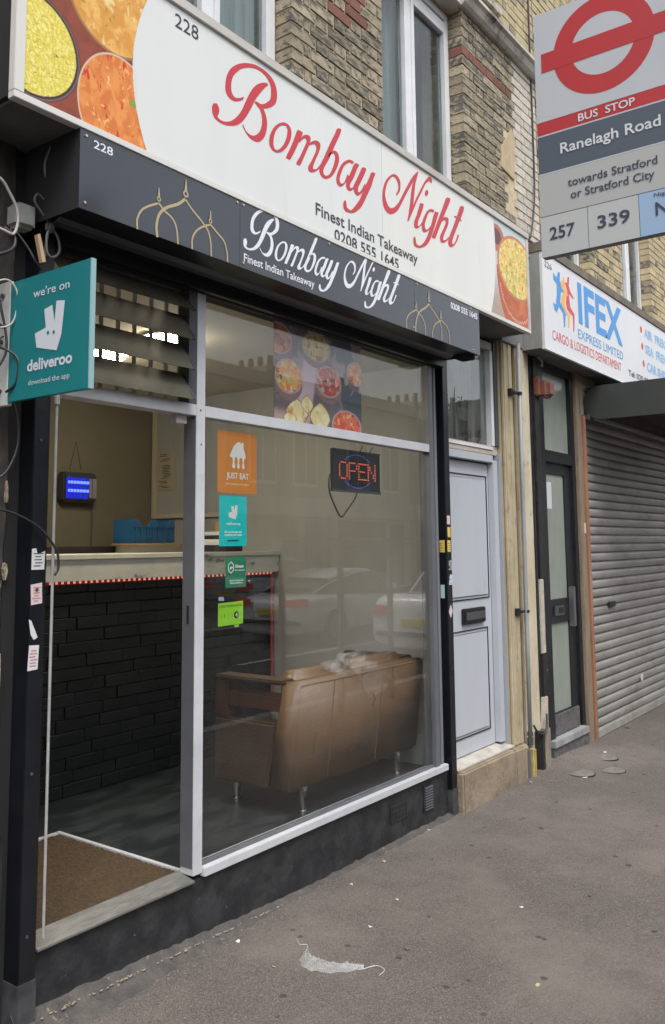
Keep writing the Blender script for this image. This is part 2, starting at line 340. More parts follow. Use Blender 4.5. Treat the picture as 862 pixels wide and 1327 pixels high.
LET=[[(2.5805,3.6105,2.6039,3.6203),(2.5729,3.5873,2.6182,3.6004),(2.577,3.5633,2.616,3.5793),(2.5888,3.5481,2.6083,3.5617),(2.6084,3.5417,2.6201,3.5551),(2.6401,3.54,2.644,3.5543),(2.6802,3.5484,2.6801,3.5676),(2.721,3.5652,2.7085,3.5878),(2.7582,3.5919,2.7414,3.6218),(2.7834,3.621,2.7664,3.6588),(2.8089,3.6583,2.7832,3.6926),(2.8346,3.7021,2.807,3.7388),(2.8564,3.7416,2.8259,3.7711),(2.8872,3.7853,2.8519,3.8067),(2.9139,3.8184,2.8827,3.8337),(2.9365,3.8437,2.914,3.8524),(2.9501,3.8528,2.9411,3.8632)],[(2.7747,3.71,2.7789,3.725),(2.7495,3.6922,2.7494,3.707),(2.7204,3.6793,2.7245,3.6976),(2.6958,3.6766,2.7096,3.7001),(2.6713,3.6837,2.698,3.7129),(2.6574,3.7041,2.6938,3.7376),(2.6564,3.7329,2.6978,3.7659),(2.6627,3.768,2.7091,3.7947),(2.6828,3.8095,2.7364,3.8278),(2.7155,3.8452,2.77,3.8575),(2.7657,3.8803,2.817,3.8826),(2.8256,3.9061,2.8606,3.8964),(2.8783,3.9168,2.905,3.898),(2.9321,3.9165,2.9411,3.8862),(2.9777,3.9026,2.9639,3.8619),(3.0054,3.8739,2.9702,3.8272),(3.0146,3.8337,2.9637,3.7932),(3.0052,3.792,2.9427,3.7688),(2.9774,3.7616,2.9184,3.7493),(2.9409,3.7371,2.8872,3.7362),(2.9049,3.7204,2.8607,3.73)],[(2.8607,3.7386,2.8502,3.7281),(2.8916,3.7381,2.8695,3.7197),(2.9139,3.7228,2.8916,3.7075),(2.9318,3.6994,2.9031,3.6816),(2.9408,3.6661,2.9031,3.6449),(2.9362,3.6274,2.8916,3.6099),(2.9227,3.5915,2.874,3.586),(2.896,3.5599,2.8521,3.5691),(2.8696,3.5456,2.8305,3.5619),(2.8348,3.5426,2.8133,3.5624),(2.8048,3.552,2.7937,3.5685),(2.7819,3.5698,2.7793,3.5836),(2.7683,3.5864,2.7734,3.592)],[(3.0611,3.7174,3.0687,3.7047),(3.0993,3.72,3.0848,3.7048),(3.1204,3.6997,3.0914,3.6852),(3.1182,3.6607,3.0836,3.6473),(3.0939,3.6134,3.0606,3.6039),(3.0557,3.5708,3.0341,3.5734),(3.0136,3.5471,3.009,3.5578),(2.9768,3.5476,2.9933,3.5618),(2.9569,3.5678,2.9861,3.582),(2.9587,3.6054,2.9917,3.6213),(2.9817,3.6515,3.0093,3.6592),(3.0188,3.6911,3.0421,3.6929),(3.0611,3.7174,3.0687,3.7047)],[(3.1786,3.724,3.1999,3.7245),(3.1657,3.7148,3.211,3.7186),(3.1444,3.669,3.1856,3.6728),(3.1125,3.6066,3.1503,3.609),(3.0811,3.5511,3.1166,3.5553),(3.0899,3.5456,3.105,3.5452)],[(3.1782,3.667,3.1855,3.6626),(3.2137,3.7076,3.2088,3.6877),(3.2466,3.7253,3.2323,3.7028),(3.2722,3.7242,3.2416,3.6943),(3.272,3.7028,3.2339,3.6732),(3.2555,3.6662,3.213,3.6353),(3.2268,3.6134,3.1848,3.5861),(3.1984,3.5612,3.1599,3.5503),(3.1863,3.545,3.168,3.5426)],[(3.2556,3.6814,3.2603,3.6741),(3.2892,3.7082,3.2871,3.6903),(3.3202,3.7243,3.3083,3.6996),(3.3475,3.7255,3.3198,3.6904),(3.3571,3.7075,3.3196,3.672),(3.3419,3.668,3.3008,3.6345),(3.3151,3.6214,3.2765,3.5953),(3.2974,3.5846,3.2544,3.5633),(3.2934,3.568,3.257,3.5431),(3.302,3.5668,3.2826,3.5431),(3.3213,3.5749,3.3115,3.558),(3.3409,3.5941,3.3408,3.5805),(3.3558,3.6116,3.3556,3.5962)],[(3.5111,3.8642,3.5268,3.8691),(3.4984,3.8528,3.5404,3.8661),(3.4845,3.8251,3.5262,3.8318),(3.453,3.7751,3.4941,3.7781),(3.4167,3.7144,3.4572,3.7169),(3.386,3.6595,3.426,3.6617),(3.3558,3.6116,3.3933,3.6158),(3.3456,3.5774,3.3801,3.5895),(3.3551,3.5562,3.3828,3.572),(3.3795,3.5475,3.3946,3.5668),(3.4093,3.5534,3.4196,3.5755),(3.4499,3.5798,3.44,3.5951),(3.4863,3.6238,3.4609,3.6305),(3.5129,3.6711,3.4768,3.6675),(3.5187,3.708,3.4824,3.6979),(3.5087,3.7265,3.4724,3.7112),(3.4881,3.7315,3.457,3.7055),(3.4623,3.722,3.4416,3.6923),(3.4264,3.6899,3.424,3.6672)],[(3.6578,3.7328,3.6411,3.717),(3.6252,3.7326,3.614,3.7138),(3.5873,3.717,3.587,3.6976),(3.5444,3.6823,3.56,3.672),(3.5123,3.6361,3.5382,3.6325),(3.4929,3.5915,3.5219,3.5952),(3.4955,3.561,3.5247,3.5773),(3.5211,3.5509,3.5371,3.572),(3.5474,3.5628,3.5583,3.5824),(3.5796,3.596,3.5746,3.607),(3.6071,3.6374,3.5912,3.6415)],[(3.6687,3.7302,3.6908,3.7349),(3.6553,3.7189,3.7017,3.7303),(3.6406,3.6942,3.6811,3.6988),(3.6126,3.6457,3.656,3.6511),(3.5851,3.6042,3.6248,3.6081),(3.5792,3.5735,3.6136,3.5896),(3.5948,3.5565,3.6166,3.5765),(3.6216,3.5603,3.6328,3.5807),(3.6546,3.586,3.6549,3.599),(3.6714,3.6046,3.6662,3.6177)],[(3.7408,3.7331,3.7578,3.7371),(3.726,3.7212,3.7713,3.7326),(3.712,3.6966,3.757,3.7025),(3.6777,3.6424,3.722,3.6478),(3.6494,3.5972,3.6933,3.6055),(3.6542,3.5665,3.6896,3.5847),(3.6812,3.5541,3.6927,3.576),(3.7147,3.5735,3.7151,3.59),(3.749,3.6077,3.7381,3.6205),(3.7666,3.6333,3.7556,3.6461)],[(3.8322,3.7367,3.8521,3.741),(3.8169,3.7247,3.8613,3.7355),(3.8024,3.6984,3.8429,3.7023),(3.7668,3.6433,3.8184,3.6507),(3.7317,3.5857,3.7827,3.5959),(3.7028,3.5372,3.7533,3.5502),(3.6634,3.4923,3.7186,3.5033),(3.6357,3.4644,3.6737,3.4653),(3.6194,3.4529,3.6353,3.4438),(3.5927,3.4541,3.587,3.4333),(3.5823,3.4635,3.5587,3.4402),(3.5795,3.4784,3.5507,3.4598),(3.5724,3.4932,3.5564,3.4836)],[(4.0819,3.6841,4.0754,3.6894),(4.1157,3.7176,4.0967,3.7188),(4.128,3.7556,4.1031,3.7472),(4.1224,3.7914,4.0905,3.7767),(4.0915,3.8071,4.0678,3.7877),(4.0549,3.8034,4.0449,3.785),(4.0073,3.7742,4.0176,3.7652),(3.9598,3.7211,3.9861,3.7263),(3.9346,3.6578,3.962,3.6668),(3.9331,3.6063,3.9661,3.6279),(3.9487,3.5677,3.9887,3.5985),(3.9872,3.5505,4.0147,3.5899),(4.0336,3.5597,4.0483,3.6027),(4.0884,3.5967,4.08,3.6275),(4.1311,3.6475,4.111,3.6598),(4.182,3.7168,4.1616,3.729),(4.2338,3.7835,4.213,3.7956),(4.2866,3.8515,4.2653,3.8597),(4.3357,3.9137,4.3254,3.9133)],[(4.3176,3.9012,4.3357,3.9137),(4.2868,3.8554,4.3131,3.8606),(4.2635,3.8127,4.2971,3.8241),(4.2472,3.7611,4.2865,3.774),(4.235,3.7035,4.2741,3.716),(4.2218,3.6535,4.2652,3.6709),(4.2087,3.6038,4.2422,3.6293),(4.1946,3.5632,4.2118,3.5745)],[(4.2051,3.5838,4.2132,3.5749),(4.2503,3.6548,4.2675,3.6563),(4.2963,3.7309,4.3181,3.7318),(4.3503,3.803,4.3726,3.8041),(4.3975,3.8659,4.4154,3.8641),(4.4291,3.9004,4.4437,3.8879),(4.4606,3.9271,4.4671,3.9015),(4.487,3.9347,4.4883,3.8951),(4.5018,3.9213,4.498,3.904)],[(4.4308,3.8344,4.4369,3.8364),(4.4151,3.8205,4.4489,3.8341),(4.4083,3.8025,4.4497,3.8169),(4.4169,3.7919,4.4322,3.7969)],[(4.3472,3.7255,4.392,3.7344),(4.3311,3.6917,4.3802,3.7017),(4.3073,3.6418,4.3515,3.6515),(4.2796,3.5987,4.3234,3.6081),(4.2712,3.5695,4.315,3.5825),(4.2821,3.5536,4.3191,3.576),(4.3112,3.5583,4.3309,3.578),(4.3487,3.5848,4.3522,3.5975),(4.3718,3.6072,4.3723,3.619)],[(4.5211,3.7315,4.5048,3.7145),(4.4902,3.7323,4.4817,3.7137),(4.4436,3.7113,4.4505,3.6977),(4.3963,3.6614,4.4263,3.6627),(4.3674,3.6098,4.4019,3.6162),(4.363,3.5735,4.4008,3.5925),(4.3844,3.5566,4.4108,3.5798),(4.4224,3.5715,4.4383,3.5918),(4.4692,3.6048,4.4699,3.6208),(4.5177,3.6588,4.5024,3.6622)],[(4.5287,3.7299,4.576,3.7366),(4.5035,3.6863,4.5536,3.6936),(4.478,3.6311,4.5245,3.637),(4.4451,3.5742,4.491,3.5796),(4.4129,3.5259,4.4582,3.527),(4.374,3.4838,4.4187,3.487),(4.3482,3.4651,4.3729,3.4588),(4.3215,3.4554,4.3209,3.4399),(4.2957,3.462,4.2705,3.4397),(4.2894,3.4831,4.2601,3.4672),(4.28,3.4995,4.2653,3.4915)],[(4.6901,3.872,4.7199,3.8784),(4.6748,3.8597,4.7311,3.8713),(4.652,3.8254,4.7145,3.8371),(4.6085,3.7548,4.6619,3.7632),(4.5659,3.6893,4.6169,3.6967),(4.5237,3.6209,4.5708,3.6267),(4.4824,3.5574,4.532,3.5661),(4.4973,3.5499,4.5207,3.5549)],[(4.5729,3.6714,4.5769,3.6566),(4.6144,3.7105,4.6167,3.6926),(4.6637,3.7353,4.6545,3.7121),(4.6994,3.7339,4.6619,3.6981),(4.6942,3.6955,4.6443,3.6685),(4.6592,3.6445,4.6101,3.6221),(4.6331,3.6046,4.5846,3.5867),(4.6238,3.5778,4.588,3.5597),(4.6431,3.5792,4.6146,3.5527),(4.6729,3.5957,4.6639,3.577),(4.6985,3.6193,4.6978,3.6052)],[(4.8746,3.8738,4.9061,3.8812),(4.8566,3.8597,4.9161,3.8733),(4.8377,3.8261,4.9001,3.837),(4.7969,3.7593,4.8515,3.7675),(4.7513,3.6879,4.8018,3.6944),(4.7068,3.6217,4.7565,3.6277),(4.6883,3.5798,4.7417,3.5989),(4.7034,3.5556,4.746,3.5862),(4.7449,3.5646,4.7627,3.5884),(4.797,3.6062,4.7892,3.6164),(4.8392,3.6679,4.8171,3.6657)],[(4.7778,3.7784,4.7806,3.7693),(4.8235,3.7841,4.8229,3.7731),(4.8746,3.7812,4.8739,3.7684)]]
DOME_A=[[(2.1664,2.9233),(2.1642,2.96),(2.1815,2.9999),(2.2141,3.0288),(2.2698,3.06)],[(2.272,3.0637),(2.3085,3.0395),(2.3479,3.0216),(2.3722,2.9867),(2.381,2.9229)],[(2.2685,2.9209),(2.2639,2.9666),(2.2782,3.0182),(2.316,3.0568),(2.3786,3.0916),(2.4186,3.1259)],[(2.421,3.1236),(2.4601,3.0928),(2.5151,3.0599),(2.554,3.0276),(2.57,2.9818),(2.574,2.9233)],[(2.4605,2.9236),(2.4616,2.9699),(2.4861,3.0109),(2.5281,3.0419),(2.5649,3.0592)],[(2.5666,3.0616),(2.6152,3.0327),(2.651,3.0109),(2.6693,2.9711),(2.6741,2.9243)]]
RING_A=[(2.2733,3.0789),(2.4207,3.1481),(2.5665,3.0754)]
TIP_A=[(2.2725,3.1262),(2.4199,3.2126),(2.5661,3.1228)]
DOME_B=[[(4.1659,2.9247),(4.1678,2.9753),(4.2025,3.0171),(4.2763,3.0564)],[(4.2763,3.0564),(4.3368,3.0293),(4.3727,2.9913),(4.3799,2.9247)],[(4.265,2.9251),(4.2737,2.9906),(4.3129,3.05),(4.3897,3.0957),(4.4253,3.1231)],[(4.4253,3.1231),(4.4919,3.0814),(4.5495,3.0468),(4.5738,2.9983),(4.5769,2.9255)],[(4.459,2.9299),(4.4676,2.9775),(4.502,3.0173),(4.567,3.0517)],[(4.5698,3.0543),(4.6361,3.0307),(4.6682,2.9896),(4.6746,2.9266)]]
RING_B=[(4.2744,3.0707),(4.4264,3.1497),(4.5679,3.0707)]
TIP_B=[(4.2784,3.1101),(4.4263,3.2057),(4.5726,3.1119)]
# ------------------------------------------------------------------ shared materials
M = dict(
 alu=mat('aluminium', (.62, .63, .66), .42, (.54, .55, .58), 6, metal=.15, bump=.05, bscale=200),
 alu_in=mat('aluminium_shaded', (.15, .155, .17), .45, (.12, .125, .14), 5, metal=.2),  # dark copy of the aluminium, shade of side faces put into the colour
 white=mat('white_upvc', (.72, .73, .75), .35, (.62, .63, .65), 5),
 blacksteel=mat('black_gloss_paint', (.005, .0055, .008), .32, (.009, .010, .013), 7, spec=.5, bump=.08, bscale=40),
 blackmatt=mat('black_matt', (.012, .012, .013), .8),
 darkgrey=mat('dark_grey_metal', (.05, .052, .058), .45, (.07, .072, .08), 4),
 tar=mat('black_painted_render', (.017, .018, .021), .5, (.036, .036, .039), 9, 8, (.42, .62), bump=.6, bscale=28, col3=(.14, .13, .12), scale3=34, thr3=(.665, .70)),
 pier=mat('peeling_black_paint', (.016, .015, .015), .75, (.055, .048, .042), 7, 7, bump=.9, bscale=16, col3=(.22, .19, .14), scale3=6, thr3=(.63, .67), stretch=(1.6, 1, .6)),
 yellow_stone=mat('yellow_painted_stone', (.44, .375, .255), .8, (.35, .29, .19), 4, 9, (.42, .66), bump=.5, bscale=22, stretch=(1.5, 1, .7), col3=(.20, .16, .11), scale3=9, thr3=(.60, .74)),
 pale_stone=mat('pale_painted_stone', (.56, .50, .38), .75, (.45, .38, .26), 5, 7, bump=.5, bscale=22, stretch=(1.5, 1, .8), col3=(.22, .18, .13), scale3=10, thr3=(.60, .73)),
 step=mat('worn_stone_step', (.31, .245, .17), .85, (.20, .16, .115), 5, 8, bump=.6, bscale=35, col3=(.14, .12, .09), scale3=7, thr3=(.55, .7)),
 mortar=mat('mortar', (.56, .47, .32), .95, (.46, .385, .26), 12, bump=.5, bscale=90),
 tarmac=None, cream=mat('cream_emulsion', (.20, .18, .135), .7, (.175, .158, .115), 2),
)
def tarmac_mat(name, base, dark, light, worn):
    m = bpy.data.materials.new(name); m.use_nodes = True; nt = m.node_tree; b = nt.nodes['Principled BSDF']; L = nt.links.new
    tc = _n(nt, 'ShaderNodeTexCoord')
    def noise(s, d=5, r=.6):
        n = _n(nt, 'ShaderNodeTexNoise'); n.inputs['Scale'].default_value = s; n.inputs['Detail'].default_value = d; n.inputs['Roughness'].default_value = r
        L(tc.outputs['Object'], n.inputs['Vector']); return n.outputs['Fac']
    def rng(x, a, b, c=0, d=1):
        r = _n(nt, 'ShaderNodeMapRange'); r.inputs[1].default_value = a; r.inputs[2].default_value = b; r.inputs[3].default_value = c; r.inputs[4].default_value = d
        L(x, r.inputs[0]); return r.outputs[0]
    def mixn(f, a, b):
        x = _n(nt, 'ShaderNodeMix'); x.data_type = 'RGBA'; L(f, x.inputs[0])
        for k, q in ((6, a), (7, b)):
            if isinstance(q, tuple): x.inputs[k].default_value = (*q, 1)
            else: L(q, x.inputs[k])
        return x.outputs[2]
    vo = _n(nt, 'ShaderNodeTexVoronoi'); vo.inputs['Scale'].default_value = 250; L(tc.outputs['Object'], vo.inputs['Vector'])
    hsv = _n(nt, 'ShaderNodeSeparateColor'); L(vo.outputs['Color'], hsv.inputs[0])
    c = mixn(rng(hsv.outputs[0], .1, .95), dark, base)
    c = mixn(rng(hsv.outputs[1], .965, .99, 0, .6), c, light)                # pale stones in the mix
    c = mixn(rng(noise(1.1, 6), .45, .68, 0, .55), c, worn)           # dusty worn areas
    c = mixn(rng(noise(2.3, 8, .7), .57, .72, 0, .55), c, dark)       # damp and oil darkening
    v2 = _n(nt, 'ShaderNodeTexVoronoi'); v2.inputs['Scale'].default_value = 5.5; L(tc.outputs['Object'], v2.inputs['Vector'])
    c = mixn(rng(v2.outputs['Distance'], .06, .10, .75, 0), c, tuple(.45*x for x in dark))  # old chewing gum
    L(c, b.inputs['Base Color']); b.inputs['Roughness'].default_value = .82; b.inputs['Specular IOR Level'].default_value = .35
    bp = _n(nt, 'ShaderNodeBump'); bp.inputs['Strength'].default_value = .8; bp.inputs['Distance'].default_value = .004; L(vo.outputs['Distance'], bp.inputs['Height'])
    bp.invert = True
    b2 = _n(nt, 'ShaderNodeBump'); b2.inputs['Strength'].default_value = .5; b2.inputs['Distance'].default_value = .03; L(noise(9, 5), b2.inputs['Height']); L(bp.outputs[0], b2.inputs['Normal'])
    L(b2.outputs[0], b.inputs['Normal']); MATS[name] = m; return m
M['tarmac'] = tarmac_mat('pavement_tarmac', (.165, .144, .129), (.074, .065, .058), (.30, .275, .245), (.225, .197, .175))
M['road'] = tarmac_mat('road_tarmac', (.075, .072, .07), (.04, .04, .04), (.16, .15, .14), (.10, .095, .09))

# ------------------------------------------------------------------ ground
g = G().add([(-400, -400, -.16), (600, -400, -.16), (600, 400, -.16), (-400, 400, -.16)], [(0, 1, 2, 3)])
obj('ground', g, M['road'], kind='structure')
g = G().add([(-60, -9.4, -.12), (120, -9.4, -.12), (120, -3.05, -.12), (-60, -3.05, -.12)], [(0, 1, 2, 3)])
obj('road', g, M['road'], kind='structure')
def pave_h(x, y):
    h = .045*math.exp(-((x-6.75)/.62)**2)*math.exp(-(y/.3)**2)
    h += .012*math.exp(-((x-2.2)/1.4)**2)*math.exp(-(y/.25)**2)
    return h
xs = [-12+.5*i for i in range(25)] + [.5+.06*i for i in range(165)] + [10.5+.5*i for i in range(100)]
ys = [-2.9, -2.4, -2.0, -1.6, -1.2, -.9, -.6, -.45, -.35, -.27, -.2, -.15, -.1, -.05, 0, .06, .14]
rnd = random.Random(3)
g = G(); g.v = [(x, y, pave_h(x, y)+rnd.uniform(-.0012, .0012)) for y in ys for x in xs]
nx = len(xs); g.f = [(j*nx+i, j*nx+i+1, (j+1)*nx+i+1, (j+1)*nx+i) for j in range(len(ys)-1) for i in range(nx-1)]
o = obj('pavement', g, M['tarmac'], kind='structure', smooth=True, fix=False)
kb = mat('granite_kerb', (.30, .29, .28), .8, (.20, .2, .2), 20, bump=.3, bscale=60)
kr = G()
for i in range(90): kr.box(-12+.9*i+.004, -12+.9*i+.896, -3.05, -2.903, -.14, .002)
obj('kerb', kr, kb, kind='structure', bevel=0)
g = G().box(-60, 120, -12.9, -9.55, -.14, 0); obj('far_pavement', g, M['tarmac'], kind='structure')
g = G()
for i in range(140): g.box(-30+.9*i+.004, -30+.9*i+.896, -9.547, -9.40, -.14, .002)
obj('far_kerb', g, kb, kind='structure')
ln = mat('road_paint', (.62, .60, .55), .7, (.45, .43, .4), 8)
g = G()
for i in range(16): g.box(-20+6*i, -16+6*i, -6.28, -6.18, -.119, -.115)
obj('road_marking', g, ln, kind='structure')

# black riser under the shop window with its uneven mortar fillet
g = G().box(1.975, 5.028, .03, .085, -.02, .2815)
riser = obj('black_riser', g, M['tar'], kind='structure', bevel=.004)
g = G(); rn = random.Random(5); n = 90; X0, X1 = 1.9, 5.05; prof = []
for i in range(n+1):
    x = X0+(X1-X0)*i/n; k = max(.07, 1-(x-1.9)/1.7)
    w = (.115*k+.008)+.018*math.sin(x*9)*k+rn.uniform(-.01, .01); h = .085*k+.01+rn.uniform(-.006, .006)
    prof.append([(x, .032, h), (x, .012, h*.8), (x, -.02*k, h*.45+rn.uniform(-.003, .003)), (x, -w*.7, h*.2+rn.uniform(-.003, .003)), (x, -w, -.004)])
g.v = [p for r_ in prof for p in r_]; g.f = [(5*i+j, 5*i+j+1, 5*(i+1)+j+1, 5*(i+1)+j) for i in range(n) for j in range(4)]
fil = mat('dirty_mortar_fillet', (.055, .052, .050), .9, (.10, .09, .08), 14, 8, bump=.8, bscale=70, col3=(.28, .22, .15), scale3=16, thr3=(.62, .70))
obj('mortar_fillet', g, fil, kind='structure', smooth=True)
g = G(); rn = random.Random(9)   # broken pale edge of the fillet
for i in range(320):
    x = 1.95+1.4*i/320+rn.uniform(-.01, .01); k = max(.07, 1-(x-1.9)/1.7)
    for (yy, zz) in ((-(.115*k+.012)-.018*math.sin(x*9)*k*1.0, .002), (.0, .062*k)):
        if rn.random() < .45+.4*math.sin(x*23): continue
        r_ = rn.uniform(.0015, .0045); g.ellipsoid((x, yy+rn.uniform(-.012, .008), zz+.002), (r_*rn.uniform(1, 3.2), r_, r_*.5), 5, 3)
obj('mortar_crumbs', g, mat('pale_crumbs', (.36, .30, .22), .9, (.22, .19, .15), 60), kind='stuff')

# ------------------------------------------------------------------ bricks and upper floors
BM = dict(
 yellow=mat('stock_brick', (.37, .31, .215), .9, (.26, .22, .16), 4, 7, (.40, .62), bump=.6, bscale=9, rand=.25, col3=(.075, .07, .065), scale3=1.7, thr3=(.50, .60)),
 dark=mat('sooty_brick', (.095, .09, .082), .9, (.34, .28, .18), 2.2, 7, (.46, .58), bump=.6, bscale=9, rand=.3),
 red=mat('red_brick', (.20, .080, .058), .9, (.16, .07, .055), 5, 6, bump=.5, bscale=14, rand=.2),
 white=mat('white_painted_brick', (.60, .56, .50), .85, (.42, .38, .32), 4, 6, bump=.4, bscale=14, rand=.12),
 orange=mat('broken_brick', (.40, .15, .07), .95, (.28, .10, .06), 6, 6, bump=1.2, bscale=20, rand=.15),
 pale=mat('clean_stock_brick', (.50, .42, .26), .9, (.40, .33, .2), 5, 6, bump=.4, bscale=14, rand=.15))
BMESH = {}
def brick_mesh(kind, var):
    k = (kind, var)
    if k not in BMESH:
        rn = random.Random(hash(k[1])+len(kind)*31); vs = []
        for z in (0, 1):
            for (x, y) in ((0, 0), (1, 0), (1, 1), (0, 1)):
                vs.append((x-.5+rn.uniform(-.012, .012), y-(.03 if False else 0), z-.5+rn.uniform(-.05, .05)))
        me = bpy.data.meshes.new('brick'); me.from_pydata(vs, [], [(0,3,2,1),(4,5,6,7),(0,1,5,4),(1,2,6,5),(2,3,7,6),(3,0,4,7)])
        me.materials.append(BM[kind]); BMESH[k] = me
    return BMESH[k]
def bricks(root, x0, x1, z0, z1, holes, vis, zone, limit=300):
    """Flemish bond courses; holes = list of (x0,x1,z0,z1); bricks in sight are parts, the rest one mesh"""
    org = ORG[root.name]; rn = random.Random(int(x0*100)); cnt = 0; rest = {}
    row = 0; z = z0; jn = .0125; cand = []
    while z < z1-.03:
        segs = [(x0, x1)]
        for (a, b, c, d) in holes:
            if z+.0325 > c and z+.0325 < d:
                ns = []
                for (s, e) in segs:
                    if b <= s or a >= e: ns.append((s, e)); continue
                    if a > s: ns.append((s, a))
                    if b < e: ns.append((b, e))
                segs = ns
        for (s, e) in segs:
            x = s; k = row % 2
            if k and x == s:                                   # queen closer start
                w = .1025+.0; cand.append((x, min(w, e-x), z, x == s, False)); x += w+jn; k = 0
                w = .05; cand.append((x, w, z, False, False)) if x+w < e else None; x += w+jn
            while x < e-.012:
                w = .215 if k % 2 == 0 else .1025
                if e-(x+w) < .04: w = e-x
                w = min(w, e-x); cand.append((x, w, z, x == s, x+w > e-.001)); x += w+jn; k += 1
        z += .075; row += 1
    for (x, w, z, first, last) in cand:
        kind = zone(x+w/2, z, rn)
        if kind is None: continue
        dep = .11 if (first or last) else .05; yy = rn.uniform(-.003, .002)+(.014 if kind == 'orange' else 0)
        if vis(x+w/2, z) and cnt < limit:
            me = brick_mesh(kind, rn.randrange(4)); b = bpy.data.objects.new('brick', me); COL.objects.link(b); b.parent = root
            b.location = (x+w/2-org[0], yy-org[1], z+.0325-org[2]); b.scale = (w, dep, .0625); cnt += 1
        else: rest.setdefault(kind, G()).box(x, x+w, yy, yy+dep, z, z+.0625)
    if rest:
        kinds = list(rest); g = G(); idx = []
        for i, k in enumerate(kinds):
            g.add(rest[k].v, rest[k].f); idx += [i]*len(rest[k].f)
        o = obj('brickwork', g, BM[kinds[0]], root, kind='stuff', fix=False)
        for k in kinds[1:]: o.data.materials.append(BM[k])
        o.data.polygons.foreach_set('material_index', idx)
    return cnt

def wall_with_holes(root, name, x0, x1, z0, z1, y0, y1, holes, m, inset=.008):
    g = G(); xs = sorted({x0, x1, *[h[0]-inset for h in holes], *[h[1]+inset for h in holes]})
    zs = sorted({z0, z1, *[h[2]-inset for h in holes], *[h[3]+inset for h in holes]})
    for i in range(len(xs)-1):
        col = None
        for j in range(len(zs)-1):
            cx = (xs[i]+xs[i+1])/2; cz = (zs[j]+zs[j+1])/2
            if any(h[0]-inset < cx < h[1]+inset and h[2]-inset < cz < h[3]+inset for h in holes):
                if col: g.box(xs[i], xs[i+1], y0, y1, *col); col = None
                continue
            col = (col[0], zs[j+1]) if col else (zs[j], zs[j+1])
        if col: g.box(xs[i], xs[i+1], y0, y1, *col)
    return obj(name, g, m, root, fix=False)

H1 = [(2.33, 3.44, 3.9, 5.62), (4.35, 5.45, 3.9, 5.62), (5.15, 6.08, 5.95, 7.2)]
HA = thing('terrace_house', 'yellow stock brick upper floors above the takeaway, with white framed windows', 'building', (4, 0, 0))
wall_with_holes(HA, 'wall', -.6, 6.79, 3.45, 7.8, .008, .35, H1, M['mortar'])
g = G().box(-.6, 6.79, .3, 8, 7.8, 7.95); obj('roof', g, M['darkgrey'], HA)
def zoneA(x, z, rn):
    r = rn.random()
    if 6.30 < x and z < 5.62: return 'white'
    if 6.02 < x <= 6.32 and z < 5.3:
        if 4.62 < z < 4.98: return None if x > 6.08 else ('dark' if r < .6 else 'yellow')
        if 4.30 < z <= 4.62 and x > 6.1: return 'orange'
    if 5.28 < z < 5.36 and x > 5.4: return 'red'
    if x > 5.4 and z > 5.7: return 'pale' if r < .8 else 'yellow'
    if 3.4 < x < 4.4:
        d = abs((x-3.96)/.25)+abs((z-5.02)/.40)
        if d < .95 and r < .85: return 'red'
        if z < 4.72: return 'dark' if r < .45 else 'yellow'
        return 'dark' if r < .3 else ('yellow' if r < .95 else 'red')
    return 'dark' if r < .40 else 'yellow'
def visA(x, z): return (3.42 < x < 4.37 and 4.0 < z < 5.35) or (5.43 < x < 6.8 and 4.05 < z < 6.5 and (z < 5.75 or x > 5.55))
bricks(HA, -.6, 6.79, 3.26, 7.75, H1, visA, zoneA)
# bare render patch where the bricks have gone
def patch(x0, x1, z0, z1): 
    pts = [(6.05, 4.63), (6.30, 4.60), (6.33, 4.99), (6.26, 5.02), (6.16, 4.90), (6.07, 4.80)]
    g = G().prism(pts, lambda u, v, d: (u, d, v), -.006, .02); return g
obj('render_patch', patch(0, 0, 0, 0), mat('buff_render', (.48, .38, .24), .9, (.40, .31, .2), 9, bump=.4, bscale=60), HA, bevel=.003)
# moulded stone band
stone = mat('weathered_white_stone', (.55, .52, .47), .8, (.38, .35, .30), 5, 7, bump=.3, bscale=30, col3=(.06, .058, .055), scale3=2.2, thr3=(.56, .66))
def band(root, x0, x1, z0=5.635):
    n = 0; x = x0
    while x < x1-.05:
        w = min(.33, x1-x); g = G()
        pr = [(0.004, 0), (-.03, .0), (-.055, .02), (-.075, .06), (-.10, .075), (-.10, .10), (-.05, .125), (.004, .125)]
        g.add([(x+.003, a, z0+b) for a, b in pr]+[(x+w-.003, a, z0+b) for a, b in pr],
              [tuple(range(8))[::-1], tuple(range(8, 16))]+[(i, (i+1) % 8, 8+(i+1) % 8, 8+i) for i in range(8)])
        obj('moulding', g, stone, root); x += w; n += 1
band(HA, 5.40, 6.79)
g = G().box(4.30, 5.395, -.03, .1, 5.625, 5.76); obj('lintel', g, stone, HA, bevel=.006)
g = G().box(2.28, 3.49, -.03, .1, 5.625, 5.76); obj('lintel', g, stone, HA, bevel=.006)

